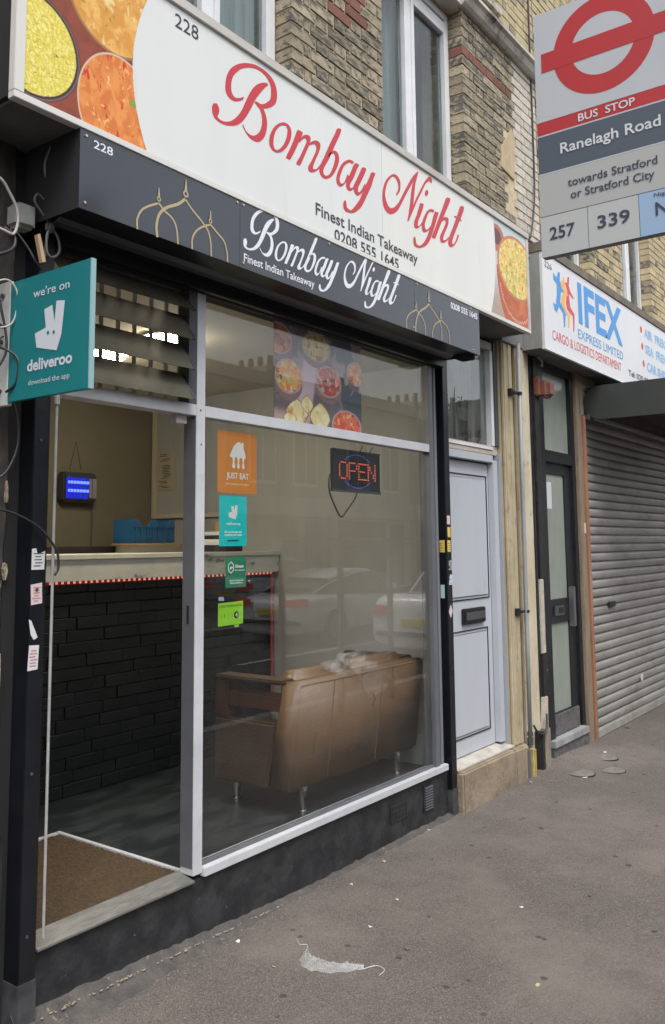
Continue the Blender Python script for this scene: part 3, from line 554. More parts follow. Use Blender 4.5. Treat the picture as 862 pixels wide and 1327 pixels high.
win_glass = glass('upper_window_glass', (.75, .8, .8), .02, .07)
net = mat('net_curtain', (.50, .53, .52), .9, (.32, .36, .36), 30, 3, stretch=(1, 1, .03))
darkroom = mat('unlit_room', (.03, .032, .033), .9)  # near-black panel colour stands in for the shade inside rooms
def upper_window(root, x0, x1, z0, z1, mull=None, trans=None, blind=0.0, y=.11):
    f = G(); t = .055; d = .06
    f.box(x0, x0+t, y, y+d, z0, z1); f.box(x1-t, x1, y, y+d, z0, z1); f.box(x0+t, x1-t, y, y+d, z0, z0+t); f.box(x0+t, x1-t, y, y+d, z1-t, z1)
    w = obj('window', f, M['white'], root, bevel=.004)
    xs = [x0+t, x1-t] if not mull else [x0+t, mull, x1-t]
    if mull: obj('mullion', G().box(mull-.03, mull+.03, y-.004, y+d, z0+t, z1-t), M['white'], w, bevel=.003)
    if trans: obj('transom', G().box(x0+t, x1-t, y-.007, y+d, trans-.03, trans+.03), M['white'], w, bevel=.003)
    for i in range(len(xs)-1):
        a = xs[i]+(.03 if i else 0); b = xs[i+1]-(.03 if i < len(xs)-2 else 0)
        tt = trans-.03 if trans else z1-t
        s = G(); q = .035; yy = y-.012
        s.box(a, a+q, yy, yy+.05, z0+t, tt); s.box(b-q, b, yy, yy+.05, z0+t, tt); s.box(a+q, b-q, yy, yy+.05, z0+t, z0+t+q); s.box(a+q, b-q, yy, yy+.05, tt-q, tt)
        obj('sash', s, M['white'], w, bevel=.003)
        obj('pane', G().box(a+q, b-q, y+.02, y+.026, z0+t+q, tt-q), win_glass, w)
        if trans: obj('pane', G().box(a, b, y+.02, y+.026, trans+.03, z1-t), win_glass, w)
    if blind:
        n = 40; gg = G(); xx0, xx1 = x0+t, x0+t+(x1-x0-2*t)*blind
        gg.v = [(xx0+(xx1-xx0)*i/n, y+.12+.015*math.sin(i*1.7), z) for z in (z0+.05, z1-.05) for i in range(n+1)]
        gg.f = [(i, i+1, n+2+i, n+1+i) for i in range(n)]
        obj('curtain', gg, net, w, smooth=True)
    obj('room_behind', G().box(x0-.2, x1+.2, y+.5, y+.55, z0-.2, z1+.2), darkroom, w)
    obj('window_sill', G().box(x0-.03, x1+.03, -.03, y+.02, z0-.06, z0-.001), stone, root)
upper_window(HA, 2.335, 3.435, 3.905, 5.615, 2.92, 5.3, 1.0)
upper_window(HA, 4.355, 5.445, 3.905, 5.615, 4.86, 5.5, .46)
upper_window(HA, 5.155, 6.075, 5.96, 7.195, 5.6, None, 0)

H2 = [(7.05, 8.02, 4.15, 5.7), (8.98, 10.0, 4.15, 5.7), (12, 13.1, 4.15, 5.7)]
HB = thing('terrace_house', 'cleaner pale brick upper floors above the freight shop, beyond the party wall', 'building', (9, 0, 0))
wall_with_holes(HB, 'wall', 6.81, 14.5, 3.4, 7.8, .008, .35, H2, M['mortar'])
obj('roof', G().box(6.81, 14.5, .3, 8, 7.8, 7.95), M['darkgrey'], HB)
def zoneB(x, z, rn):
    r = rn.random()
    if 8.2 < x < 8.7 and z > 4.72 and r < .5: return 'red'
    return 'pale' if r < .72 else ('yellow' if r < .92 else 'dark')
bricks(HB, 6.81, 14.5, 3.41, 7.75, H2, lambda x, z: (8.0 < x < 9.0 and 4.0 < z < 5.0) or (10 < x < 10.8 and 4.1 < z < 4.9), zoneB)
for (a, b, c, d) in H2: upper_window(HB, a+.005, b-.005, c+.005, d-.005, (a+b)/2, 5.35, .5)
for (a, b) in ((6.9, 8.2), (8.8, 10.2), (11.8, 13.3)): obj('lintel', G().box(a, b, -.03, .1, 5.71, 5.84), stone, HB)
# white-painted corner strip / wall cables
# ------------------------------------------------------------------ takeaway interior
FZ = .262
floor_m = mat('dark_vinyl_floor', (.016, .020, .023), .36, (.040, .047, .052), 6, 9, (.42, .62), bump=.15, bscale=7, col3=(.11, .12, .12), scale3=11, thr3=(.67, .74), stretch=(.6, 1.6, 1))
def struct(name, g, m, **k): return obj(name, g, m, kind='structure', **k)
struct('shop_floor', G().box(1.86, 5.12, .09, 4.2, FZ-.05, FZ), floor_m)
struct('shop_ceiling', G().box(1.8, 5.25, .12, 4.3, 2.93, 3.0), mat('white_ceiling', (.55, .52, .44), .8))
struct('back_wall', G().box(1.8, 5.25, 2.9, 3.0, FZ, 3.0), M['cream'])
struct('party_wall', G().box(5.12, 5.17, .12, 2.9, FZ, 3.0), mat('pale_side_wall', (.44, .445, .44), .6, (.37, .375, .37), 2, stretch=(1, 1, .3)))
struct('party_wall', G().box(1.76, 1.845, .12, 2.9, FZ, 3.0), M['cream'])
struct('wall_behind_sign', G().box(.9, 6.60, .105, .14, 3.215, 3.6).box(1.9, 5.15, .105, .14, 2.93, 3.2145), M['blackmatt'])
struct('skirting_board', G().box(5.092, 5.118, .14, 1.5, FZ, FZ+.16).box(5.10, 5.118, .14, 1.5, FZ+.16, FZ+.185), mat('grey_skirting', (.45, .50, .50), .5))
# picture moulding on side wall
struct('wall_trim', G().box(5.095, 5.119, 1.9, 2.88, 1.93, 1.965).box(5.09, 5.118, 2.855, 2.885, 1.93, 2.98), mat('cream_trim', (.56, .50, .38), .5))

# doormat and edging
t = thing('doormat', 'brown coir entrance mat sunk in the floor behind the open doorway', 'doormat', (2.3, .6, FZ))
coir = mat('coir', (.105, .062, .026), .95, (.05, .032, .016), 60, 6, (.35, .65), bump=1, bscale=260, col3=(.30, .21, .11), scale3=130, thr3=(.66, .72))
g = G(); rn = random.Random(2); NX, NY = 90, 100
g.v = [(1.9+(2.828-1.9)*i/NX, .115+(1.03-.115)*j/NY, FZ+.006+rn.uniform(-.003, .003)) for j in range(NY+1) for i in range(NX+1)]
g.f = [(j*(NX+1)+i, j*(NX+1)+i+1, (j+1)*(NX+1)+i+1, (j+1)*(NX+1)+i) for j in range(NY) for i in range(NX)]
obj('mat_pile', g, coir, t, fix=False)
obj('edging_strip', G().box(2.83, 2.853, .15, 1.055, FZ-.01, FZ+.014), M['alu'], t, bevel=.002)
obj('edging_strip', G().box(1.9, 2.829, 1.032, 1.055, FZ-.01, FZ+.0135), M['alu'], t, bevel=.002)

# counter
t = thing('counter', 'marble topped takeaway counter with black brick front across the shop', 'counter', (3.5, 1.55, FZ))
marble = mat('grey_marble', (.86, .86, .80), .3, (.70, .71, .66), 5, 8, (.4, .65), col3=(.30, .31, .30), scale3=5, thr3=(.62, .66), stretch=(1, 1, 2))
obj('counter_top', G().box(1.85, 5.115, 1.47, 2.02, 1.625, 1.655), marble, t, bevel=.003)
obj('counter_fascia', G().box(1.85, 5.115, 1.485, 1.52, 1.50, 1.624), marble, t, bevel=.002)
obj('counter_body', G().box(1.85, 5.115, 1.56, 1.95, FZ, 1.49), mat('dark_joint', (.009, .011, .012), .7), t)
bk = mat('black_brick_slip', (.010, .013, .014), .48, (.014, .017, .018), 6, 5, bump=.5, bscale=22, rand=.2)
slips = {}
for r_ in range(17):
    z = FZ+.004+r_*.0728; x = 1.86-(r_ % 3)*.13
    while x < 5.09:
        w = .31 if r_ % 2 else .27; a = max(1.86, x); b = min(5.085, x+w)
        if b-a > .03:
            yy = 1.545+random.uniform(-.004, .004); k = (round(b-a, 3))
            if k not in slips:
                gg = G().box(0, b-a, 0, .02, 0, .0695); me0 = obj('brick_slip', gg, bk, None, bevel=.003, seg=1); slips[k] = me0.data; bpy.data.objects.remove(me0)
            o = bpy.data.objects.new('brick_slip', slips[k]); COL.objects.link(o); o.parent = t
            mm = slips[k]; o.location = (a+(b-a)/2-3.5, yy+.01-1.55, z-FZ)
        x += w+.006
t = thing('led_strip', 'dotted red light strip under the marble counter edge', 'light strip', (3.5, 1.49, 1.49))
obj('tape', G().box(1.86, 5.09, 1.535, 1.543, 1.478, 1.498).box(5.09, 5.098, 1.535, 1.543, .45, 1.498), mat('red_tape', (.20, .012, .012), .5, emit=(1, .05, .03), estr=.04), t)
g = G(); x = 1.88
while x < 5.08: g.box(x, x+.013, 1.528, 1.5345, 1.484, 1.4985); x += .042
obj('lamp_dots', g, emis('pale_led', (1, .45, .35), .30), t, kind='stuff')
obj('light_tube', G().tube([(5.085, 1.53, .45), (5.085, 1.53, 1.49)], .010, 8), mat('pink_tube', (.34, .07, .08), .4, emit=(1, .12, .12), estr=.02), t)

# things behind and on the counter
dk = mat('black_range', (.012, .011, .010), .5, (.03, .025, .02), 6)
t = thing('worktop', 'dark cooking range and worktop seen just above the counter', 'range', (3.4, 2.3, FZ))
obj('range_top', G().box(1.9, 5.0, 2.1, 2.75, 1.60, 1.70), dk, t, bevel=.01)
obj('range_body', G().box(1.95, 4.95, 2.15, 2.75, FZ, 1.60), dk, t)
obj('splash_rail', G().box(2.4, 3.9, 2.72, 2.78, 1.70, 1.80), dk, t, bevel=.02)
t = thing('wooden_box', 'shallow wooden tray under the blue crate behind the counter', 'tray', (4.3, 2.0, 1.655))
wd = mat('brown_board', (.30, .20, .12), .7, (.2, .13, .08), 8, stretch=(.4, 4, 4))
obj('tray_lid', G().box(3.98, 4.62, 1.80, 2.06, 1.705, 1.72), wd, t, bevel=.002)
obj('tray_front', G().box(4.0, 4.6, 1.83, 1.85, 1.656, 1.704).box(4.0, 4.02, 1.851, 2.04, 1.656, 1.704).box(4.58, 4.6, 1.851, 2.04, 1.656, 1.704), mat('grey_board', (.28, .26, .23), .8), t)
t = thing('produce_crate', 'blue plastic produce crate with dipped sides behind the counter', 'crate', (4.13, 1.98, 1.72))
blue = mat('blue_plastic', (.014, .082, .20), .4, (.014, .07, .165), 6)
def crate_side(a, b, y, flip=False):
    W_ = b-a; pr = [(a, 1.722), (b, 1.722), (b, 1.885), (b-.045, 1.885), (b-.07, 1.835), (a+W_*.62, 1.835), (a+W_*.55, 1.885), (a+W_*.45, 1.885), (a+W_*.38, 1.835), (a+.07, 1.835), (a+.045, 1.885), (a, 1.885)]
    return G().prism(pr, lambda u, v, d: (u, y+d, v), 0, .012)
obj('side', crate_side(4.0, 4.39, 1.86), blue, t); obj('side', crate_side(4.0, 4.39, 2.05), blue, t)
obj('side', G().box(4.0, 4.012, 1.873, 2.049, 1.722, 1.885), blue, t); obj('side', G().box(4.378, 4.39, 1.873, 2.049, 1.722, 1.885), blue, t)
obj('base', G().box(4.013, 4.377, 1.873, 2.049, 1.7215, 1.735), blue, t)
g = G()
for i in range(7): g.box(4.02+.052*i, 4.026+.052*i, 1.852, 1.8595, 1.725, 1.83)
g.box(4.005, 4.385, 1.850, 1.8595, 1.83, 1.84)
obj('rib', g, blue, t, kind='stuff')

t = thing('insect_killer', 'wall hung electric insect killer with two glowing blue tubes', 'insect killer', (4.3, 2.88, 2.05))
zx0, zx1, zz0, zz1 = 4.125, 4.44, 2.045, 2.275
body = mat('insect_killer_case', (.05, .05, .055), .5)
obj('case', G().box(zx0, zx1, 2.80, 2.895, zz0, zz1), body, t, bevel=.015)
obj('side_cover', G().box(zx1-.085, zx1-.012, 2.79, 2.7995, zz0+.03, zz1-.045), mat('grey_cover', (.30, .29, .27), .5), t, bevel=.003)
obj('recess', G().box(zx0+.02, zx1-.09, 2.795, 2.7995, zz0+.025, zz1-.04), mat('blue_lit_back', (.01, .01, .06), .3, emit=(.01, .02, .55), estr=.5), t)  # recess back emits blue to paint the tubes' light on it
for z in (2.130, 2.195): obj('lamp_tube', G().cyl((zx0+.03, 2.782, z), (zx1-.10, 2.782, z), .011, 10), emis('uv_tube', (.05, .09, 1.0), 2.2), t)
for i in range(9): pass
g = G()
for i in range(8): g.box(zx0+.03+.03*i, zx0+.032+.03*i, 2.764, 2.767, zz0+.03, zz1-.045)
for z in (2.10, 2.163, 2.23): g.box(zx0+.025, zx1-.095, 2.762, 2.7635, z, z+.003)
obj('guard', g, body, t, kind='stuff')
g = G().tube([(4.24, 2.89, 2.30), (4.29, 2.885, 2.53), (4.35, 2.89, 2.30)], .0025, 5); obj('hanging_cord', g, body, t)
g = G().tube([(4.46, 2.885, 2.05), (4.465, 2.885, 1.9), (4.46, 2.885, 1.70)], .007, 6); obj('power_cable', g, mat('grey_flex', (.10, .10, .10), .6), t)
t = thing('notice', 'sheet of printed notices pinned on the wall by the trim', 'notice', (5.1, 2.7, 2.2))
pf = LX(5.115)
g = G(); flat(g, [(-2.83, 2.17), (-2.62, 2.17), (-2.62, 2.50), (-2.83, 2.50)], pf, .002); obj('paper', g, mat('aged_paper', (.46, .41, .30), .8), t)
g = G(); rn = random.Random(4)
for i in range(22):
    v = 2.48-.0135*i; a = -2.82+rn.uniform(0, .06)
    if rn.random() < .8: flat(g, [(a, v), (a+rn.uniform(.05, .12), v), (a+.1, v-.006), (a, v-.006)], pf, .004)
obj('print', g, mat('faded_ink', (.10, .09, .08), .8), t)

t = thing('container_stack', 'small stack of takeaway tubs and cartons on the counter behind the mullion', 'cartons', (4.62, 1.62, 1.656))
for i, (a, b, z0, z1, mm) in enumerate(((4.55, 4.78, 1.656, 1.70, M['blackmatt']), (4.56, 4.77, 1.7005, 1.745, M['white']), (4.56, 4.76, 1.7455, 1.77, M['blackmatt']), (4.57, 4.76, 1.7705, 1.80, M['white']))): obj('carton', G().box(a, b, 1.55, 1.74, z0, z1), mm, t, bevel=.004)
for i in range(3): obj('tub', G().cyl((4.60+.07*i, 1.62, 1.8005), (4.60+.07*i, 1.62, 1.87), .028, 14, .032), mat(('amber_tub', 'red_tub', 'cream_tub')[i], ((.40, .22, .05), (.30, .06, .03), (.5, .46, .38))[i], .4), t)
for i, (x, y, lb) in enumerate(((3.47, .98, 'lit oval ceiling light nearer the shop window'), (3.51, 1.60, 'lit oval ceiling light nearer the back wall'))):
    t = thing('ceiling_light', lb, 'ceiling light', (x, y, 2.93), 'ceiling lights in the takeaway')
    obj('diffuser', G().ellipsoid((x, y, 2.915), (.14, .14, .055), 20, 10), emis('lit_diffuser', (1, .87, .62), 34.0), t, smooth=True)
    obj('rim', G().cyl((x, y, 2.915), (x, y, 2.929), .155, 24), M['white'], t)

# ------------------------------------------------------------------ sofa
t = thing('sofa', 'two seater brown leather sofa with metal legs, its back to the window', 'sofa', (4.3, .5, FZ))
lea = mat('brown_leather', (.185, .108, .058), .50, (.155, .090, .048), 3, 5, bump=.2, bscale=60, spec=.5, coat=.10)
lead = mat('shaded_side_leather', (.075, .048, .031), .45, (.06, .036, .022), 3, 7, bump=.35, bscale=60)  # darker copy of the leather paints the weaker light on the arms
awd = mat('dark_red_wood', (.10, .040, .024), .4, (.07, .03, .018), 5, stretch=(1, 1, .2))
leac = mat('brown_leather_seam', (.24, .15, .09), .4)
g = G().hexa([(3.70, .235, .39), (5.0, .235, .39), (5.0, .42, .39), (3.70, .42, .39)], [(3.70, .165, .965), (5.01, .165, .965), (5.01, .30, .965), (3.70, .30, .965)])
obj('backrest', g, lea, t, bevel=.02, seg=3, smooth=True)
obj('seam', G().tube([(3.712, .170, .955), (4.4, .166, .955), (5.0, .168, .955)], .004, 6), leac, t)
obj('seam', G().tube([(4.02, .232, .42), (4.01, .166, .95)], .0022, 5), lea, t)
g = G(); rn = random.Random(66)      # thin dark tubes painting the shade of creases on the back
for i in range(2):
    x = rn.uniform(3.8, 4.9); z = rn.uniform(.5, .93); yy = .235-.07*(z-.39)/.575-.0005
    g.tube([(x, yy, z), (x+rn.uniform(-.03, .03), yy-.002, z-rn.uniform(.02, .05)), (x+rn.uniform(-.05, .05), yy+.006, z-rn.uniform(.07, .12))], .0016, 5)
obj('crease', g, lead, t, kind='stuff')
obj('seam', G().tube([(4.50, .232, .42), (4.51, .166, .95)], .0022, 5), lea, t)
obj('cushion', G().box(3.84, 4.40, .31, .44, .58, 1.0), lea, t, bevel=.03, seg=3, smooth=True)
obj('cushion', G().box(4.42, 4.97, .31, .44, .58, 1.0), lea, t, bevel=.03, seg=3, smooth=True)
obj('seat', G().box(3.83, 4.97, .40, .82, .40, .62), lea, t, bevel=.03, seg=3, smooth=True)
for a, b in ((3.70, 3.825), (4.975, 5.07)):
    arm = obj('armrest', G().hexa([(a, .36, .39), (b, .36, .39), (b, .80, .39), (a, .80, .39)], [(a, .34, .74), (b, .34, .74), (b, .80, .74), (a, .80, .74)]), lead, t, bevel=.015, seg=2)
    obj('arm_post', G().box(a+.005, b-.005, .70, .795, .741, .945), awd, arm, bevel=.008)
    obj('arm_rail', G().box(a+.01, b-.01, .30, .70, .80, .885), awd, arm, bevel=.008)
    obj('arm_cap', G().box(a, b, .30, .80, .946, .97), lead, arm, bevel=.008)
chrome = mat('brushed_steel', (.62, .62, .62), .25, metal=1)
for x, y in ((3.84, .265), (3.82, .73), (4.80, .265), (4.82, .73)):
    g = G().tube([(x, y, .405), (x, y, FZ+.012)], .030, 14, True, .019); g.cyl((x, y, FZ), (x, y, FZ+.012), .028, 14)
    obj('leg', g, chrome, t, smooth=False)

def crumple(c, r, seed, n=24, sx=1, amp=.35):
    rn = random.Random(seed); g = G(); nu, nv = n, n//2; ph = [(rn.uniform(0, 6), rn.uniform(0, 6), rn.randint(2, 7), rn.randint(1, 6)) for _ in range(9)]
    vs = []
    for j in range(nv+1):
        for i in range(nu):
            a = 2*math.pi*i/nu; b = -math.pi/2+math.pi*j/nv
            k = 1+amp*sum(math.sin(p[2]*a+p[0])*math.sin(p[3]*b+p[1]) for p in ph)/3+rn.uniform(-.06, .06)
            vs.append((c[0]+r[0]*k*math.cos(b)*math.cos(a), c[1]+r[1]*k*math.cos(b)*math.sin(a), c[2]+r[2]*k*math.sin(b)))
    g.v = vs; g.f = [(j*nu+i, j*nu+(i+1) % nu, (j+1)*nu+(i+1) % nu, (j+1)*nu+i) for j in range(nv) for i in range(nu)]
    return g
def film(name, dens, col=(.75, .76, .76)):
    m = bpy.data.materials.new(name); m.use_nodes = True; nt = m.node_tree; b = nt.nodes['Principled BSDF']
    b.inputs['Base Color'].default_value = (*col, 1); b.inputs['Roughness'].default_value = .2; b.inputs['Alpha'].default_value = dens
    return m
bag = film('clear_polythene', .10)
o = obj('plastic_bag', crumple((4.24, .22, 1.0), (.14, .09, .062), 12, 80, amp=.5), bag, None, 'crumpled clear plastic bag lying over the top of the sofa back', 'plastic bag', smooth=True)
o = obj('plastic_sheet', crumple((4.40, .155, .90), (.11, .010, .08), 31, 30), film('clear_polythene_sheet', .035), None, 'thin clear plastic film hanging down behind the sofa back', 'plastic film', smooth=True)

# ------------------------------------------------------------------ shopfront
SF = thing('shopfront', 'silver aluminium shopfront with one large window and an open doorway', 'shopfront', (3.4, 0, .3))
A, AI = M['alu'], M['alu_in']
mu = obj('mullion', G().box(2.766, 2.822, .02, .10, .30, 2.86), A, SF, bevel=.002)
obj('mullion_reveal', G().box(2.764, 2.7657, .024, .098, .33, 2.285), AI, SF)  # thin plate that paints the mullion's side face in shade
obj('transom', G().box(1.98, 2.7655, .02, .10, 2.288, 2.34), A, SF, bevel=.002)
obj('transom', G().box(2.8225, 4.872, .02, .08, 2.288, 2.34), A, SF, bevel=.002)
obj('sill', G().box(2.8225, 5.0, .004, .10, .285, .323), A, SF, bevel=.003)
obj('glazing_bead', G().box(2.8225, 4.872, .035, .06, .3235, .338), AI, SF)
obj('side_frame', G().box(4.872, 4.925, .02, .10, .3235, 2.86), AI, SF, bevel=.002)
obj('side_frame', G().box(4.925, 5.028, .05, .11, .30, 2.86), M['blackmatt'], SF)
obj('side_frame', G().box(4.955, 4.985, .03, .0495, .32, 2.86), mat('dull_aluminium', (.17, .18, .19), .5), SF, bevel=.002)
obj('head_frame', G().box(1.98, 5.03, .02, .10, 2.8605, 2.92), M['blackmatt'], SF)
thr = mat('worn_aluminium_threshold', (.20, .20, .195), .5, (.12, .12, .115), 9, 7, metal=.3, col3=(.08, .075, .07), scale3=16, thr3=(.60, .68), stretch=(1, 4, 1))
obj('threshold', G().hexa([(1.985, .005, .278), (2.7655, .005, .278), (2.7655, .12, .27), (1.985, .12, .27)], [(1.985, .005, .287), (2.7655, .005, .287), (2.7655, .11, .308), (1.985, .11, .308)]), thr, SF, bevel=.002)
shopglass = glass('shop_window_glass', (.96, .968, .966), .004, .050)
obj('window_pane', G().box(2.8225, 4.872, .045, .051, .338, 2.288), shopglass, SF)
obj('window_pane', G().box(2.8225, 4.872, .045, .051, 2.34, 2.8604), shopglass, SF)
obj('closer_bracket', G().box(2.68, 2.745, .06, .10, 2.252, 2.287), M['white'], SF, bevel=.002)
obj('lock_slot', G().box(2.7625, 2.7639, .055, .07, 1.36, 1.44), M['blackmatt'], SF)
obj('screw', G().cyl((2.79, .0195, 2.315), (2.79, .018, 2.315), .005, 8), M['darkgrey'], SF)
obj('screw', G().cyl((2.795, .0195, 2.16), (2.795, .018, 2.16), .004, 8), M['darkgrey'], SF)

LV = thing('louvre_window', 'glass louvre window with tilted blades above the doorway', 'louvre window', (2.4, .05, 2.34))
frost = mat('dusty_louvre_glass', (.070, .066, .050), .25, (.10, .093, .070), 5, 5, spec=.6, stretch=(1, 1, .5))
for i, (zb, zt) in enumerate(((2.349, 2.475), (2.484, 2.61), (2.619, 2.745), (2.754, 2.85))):
    g = G().add([(1.99, -.03, zb), (2.70, -.03, zb), (2.70, .055, zt), (1.99, .055, zt), (1.99, -.024, zb), (2.70, -.024, zb), (2.70, .061, zt), (1.99, .061, zt)],
                [(0,1,2,3),(7,6,5,4),(0,4,5,1),(1,5,6,2),(2,6,7,3),(3,7,4,0)])
    b = obj('blade', g, frost, LV)
    obj('blade_clip', G().add([(2.701, -.034, zb), (2.712, -.034, zb), (2.712, .06, zt), (2.701, .06, zt), (2.701, -.016, zb), (2.712, -.016, zb), (2.712, .075, zt), (2.701, .075, zt)],
                [(0,1,2,3),(7,6,5,4),(0,4,5,1),(1,5,6,2),(2,6,7,3),(3,7,4,0)]), M['darkgrey'], b)
for x in (2.08, 2.18, 2.277, 2.367, 2.457, 2.553, 2.643, 2.725): obj('security_bar', G().box(x-.007, x+.007, .088, .10, 2.34, 2.86), M['white'], LV)
obj('side_channel', G().box(2.715, 2.7655, .02, .087, 2.341, 2.859), M['darkgrey'], LV)

obj('conduit', G().tube([(1.995, -.012, .33), (1.994, -.012, 1.2), (1.993, -.012, 2.24)], .0055, 8).tube([(1.993, -.012, 2.24), (1.993, -.012, 2.30)], .011, 8), mat('white_conduit', (.26, .26, .26), .4, (.36, .36, .35), 9), None,
    'thin white conduit running up the left side of the open doorway', 'conduit')
for nm, x0, x1, lb in (('shutter_guide', 1.905, 1.975, 'black shutter guide post left of the open doorway'), ('shutter_guide', 5.03, 5.10, 'black shutter guide post between the shop window and the grey door')):
    t = thing(nm, lb, 'shutter guide', ((x0+x1)/2, 0, 0), 'black shutter guide posts')
    obj('guide_channel', G().box(x0, x1, 0, .13, .0, 2.93), M['blacksteel'], t, bevel=.003)
    obj('base_shoe', G().box(x0-.003, x1+.003, -.004, .128, -.01, .20 if x0 < 3 else .16), mat('scuffed_dark_steel', (.03, .032, .036), .5, (.08, .08, .085), 8, bump=.2), t, bevel=.003)
    g = G()
    for z in (.35, .9, 1.55, 2.1, 2.7): g.cyl((x0+.03, -.0005, z), (x0+.03, -.004, z), .006, 8)
    obj('fixing_screw', g, M['darkgrey'], t)
struct('dark_reveal', G().box(1.85, 1.9045, .085, .2, 0, 3.2), M['blackmatt'])
# ------------------------------------------------------------------ main sign
ya = -.25
SG = thing('shop_sign', 'long white takeaway signboard with red script lettering and curry photos', 'sign', (3.77, 0, 3.23))
signwhite = mat('sign_white', (.66, .675, .67), .28, (.63, .65, .635), 1.2, 3, spec=.45, col3=(.58, .58, .55), scale3=5, thr3=(.60, .78), stretch=(2.5, 1, .3), bump=.03, bscale=1.5)
edge = mat('sign_trim', (.52, .50, .47), .4, (.40, .37, .33), 9, 6, stretch=(.3, 1, 1))
obj('panel', G().box(1.650, 3.929, ya, ya+.03, 3.255, 3.945), signwhite, SG)
obj('panel', G().box(3.932, 5.888, ya, ya+.03, 3.255, 3.945), mat('sign_white_warm', (.685, .69, .655), .28, (.66, .66, .63), 1.2, 3, spec=.45, col3=(.60, .60, .56), scale3=5, thr3=(.60, .78), stretch=(2.5, 1, .3), bump=.03, bscale=1.5), SG)
obj('casing', G().box(1.612, 5.925, ya+.031, .10, 3.245, 3.96), M['blackmatt'], SG)
obj('trim', G().box(1.61, 5.93, ya-.006, ya+.03, 3.228, 3.2545), mat('trim_white', (.62, .61, .58), .4), SG, bevel=.002)
obj('trim', G().box(1.61, 5.93, ya-.012, ya+.06, 3.9455, 3.992), edge, SG, bevel=.003)
obj('trim', G().box(1.61, 1.6495, ya-.006, ya+.03, 3.255, 3.945), mat('trim_white', (0, 0, 0)), SG, bevel=.002)
obj('trim', G().box(5.8885, 5.93, ya-.006, ya+.03, 3.255, 3.945), edge, SG, bevel=.002)
obj('soffit', G().box(1.63, 5.91, ya+.032, .098, 3.232, 3.244), mat('grey_soffit', (.13, .13, .12), .8, (.08, .08, .075), 4), SG)
fs = FR(ya)
red = mat('sign_red', (.50, .028, .042), .4)
strokes(SG, LET, fs, red, 'script_lettering')
ink = mat('sign_black_ink', (.03, .035, .04), .45)
text(SG, 'Finest Indian Takeaway', fs, 3.312, 4.305, 3.338, .060, ink, bold=.012)
text(SG, '0208 555 1645', fs, 3.470, 4.092, 3.251, .058, ink, bold=.012)
text(SG, '228', fs, 2.350, 2.487, 3.853, .060, ink)
_f0 = fnoise
def fnoise(U, V, seed=0, o=4):
    w1 = _f0(U*.9+V*.4+3.1, V*.9-U*.35, seed+101, 2); w2 = _f0(U*.8-V*.5, V*.85+U*.5+7.7, seed+202, 2)
    return _f0(U*.87+V*.49+1.3*w1, V*.87-U*.49+1.3*w2, seed, o)
def ell(U, V, c, r): return np.hypot((U-c[0])/r[0], (V-c[1])/r[1])
def food_left(U, V):
    n = fnoise(U*18, V*18, 1); c = np.ones(U.shape+(3,))*np.array((.23, .05, .025)); c = c*(.6+.8*n[..., None])
    d = ell(U, V, (1.68, 3.455), (.205, .205)); c = mixc(c, 1-sm(.97, 1.0, d), (.045, .022, .030))
    c = mixc(c, (1-sm(.012, .02, abs(d-.955))), (.16, .10, .10))
    g1 = fnoise(U*210+V*60, V*90-U*30, 5, 3); g2 = fnoise(U*100, V*210, 9, 3)
    rice = np.ones(U.shape+(3,))*np.array((.66, .55, .07)); rice = mixc(rice, sm(.35, .75, g1), (.80, .74, .24)); rice = mixc(rice, sm(.50, .85, g2), (.56, .38, .03))
    rice = mixc(rice, sm(.78, .86, fnoise(U*45, V*90, 21, 3)), (.35, .12, .02))
    c = mixc(c, 1-sm(.885, .90, d+.02*(g1-.5)), rice)
    d = ell(U, V, (2.035, 3.79), (.225, .215)); c = mixc(c, 1-sm(.99, 1.0, d), (.30, .16, .06))
    cu = np.ones(U.shape+(3,))*np.array((.62, .28, .05)); cu = mixc(cu, sm(.35, .8, fnoise(U*35, V*28, 31)), (.76, .44, .12)); cu = mixc(cu, sm(.68, .78, fnoise(U*42, V*30, 37)), (.72, .58, .28)); cu = mixc(cu, sm(.74, .82, fnoise(U*60, V*60, 41)), (.20, .22, .03))
    c = mixc(c, 1-sm(.94, .955, d), cu)
    d = ell(U, V, (2.065, 3.36), (.195, .225)); c = mixc(c, 1-sm(.99, 1.0, d), (.62, .44, .34))
    cu = np.ones(U.shape+(3,))*np.array((.60, .17, .035)); cu = mixc(cu, sm(.35, .8, fnoise(U*36, V*20, 51)), (.74, .29, .07)); cu = mixc(cu, sm(.66, .76, fnoise(U*40, V*20, 57)), (.50, .04, .01)); cu = mixc(cu, sm(.70, .8, fnoise(U*50, V*50, 61)), (.85, .45, .18))
    cu = mixc(cu, 1-sm(.8, 1, ell(U, V, (2.135, 3.42), (.022, .018))), (.25, .30, .05))
    c = mixc(c, 1-sm(.955, .965, d), cu)
    return c
arcL = lambda V: 2.128+.74*(V-3.58)**2
picture(SG, 'curry_photograph', fs, 1.650, 2.30, 3.256, 3.944, 300, 300, food_left, lambda U, V: U < arcL(V))
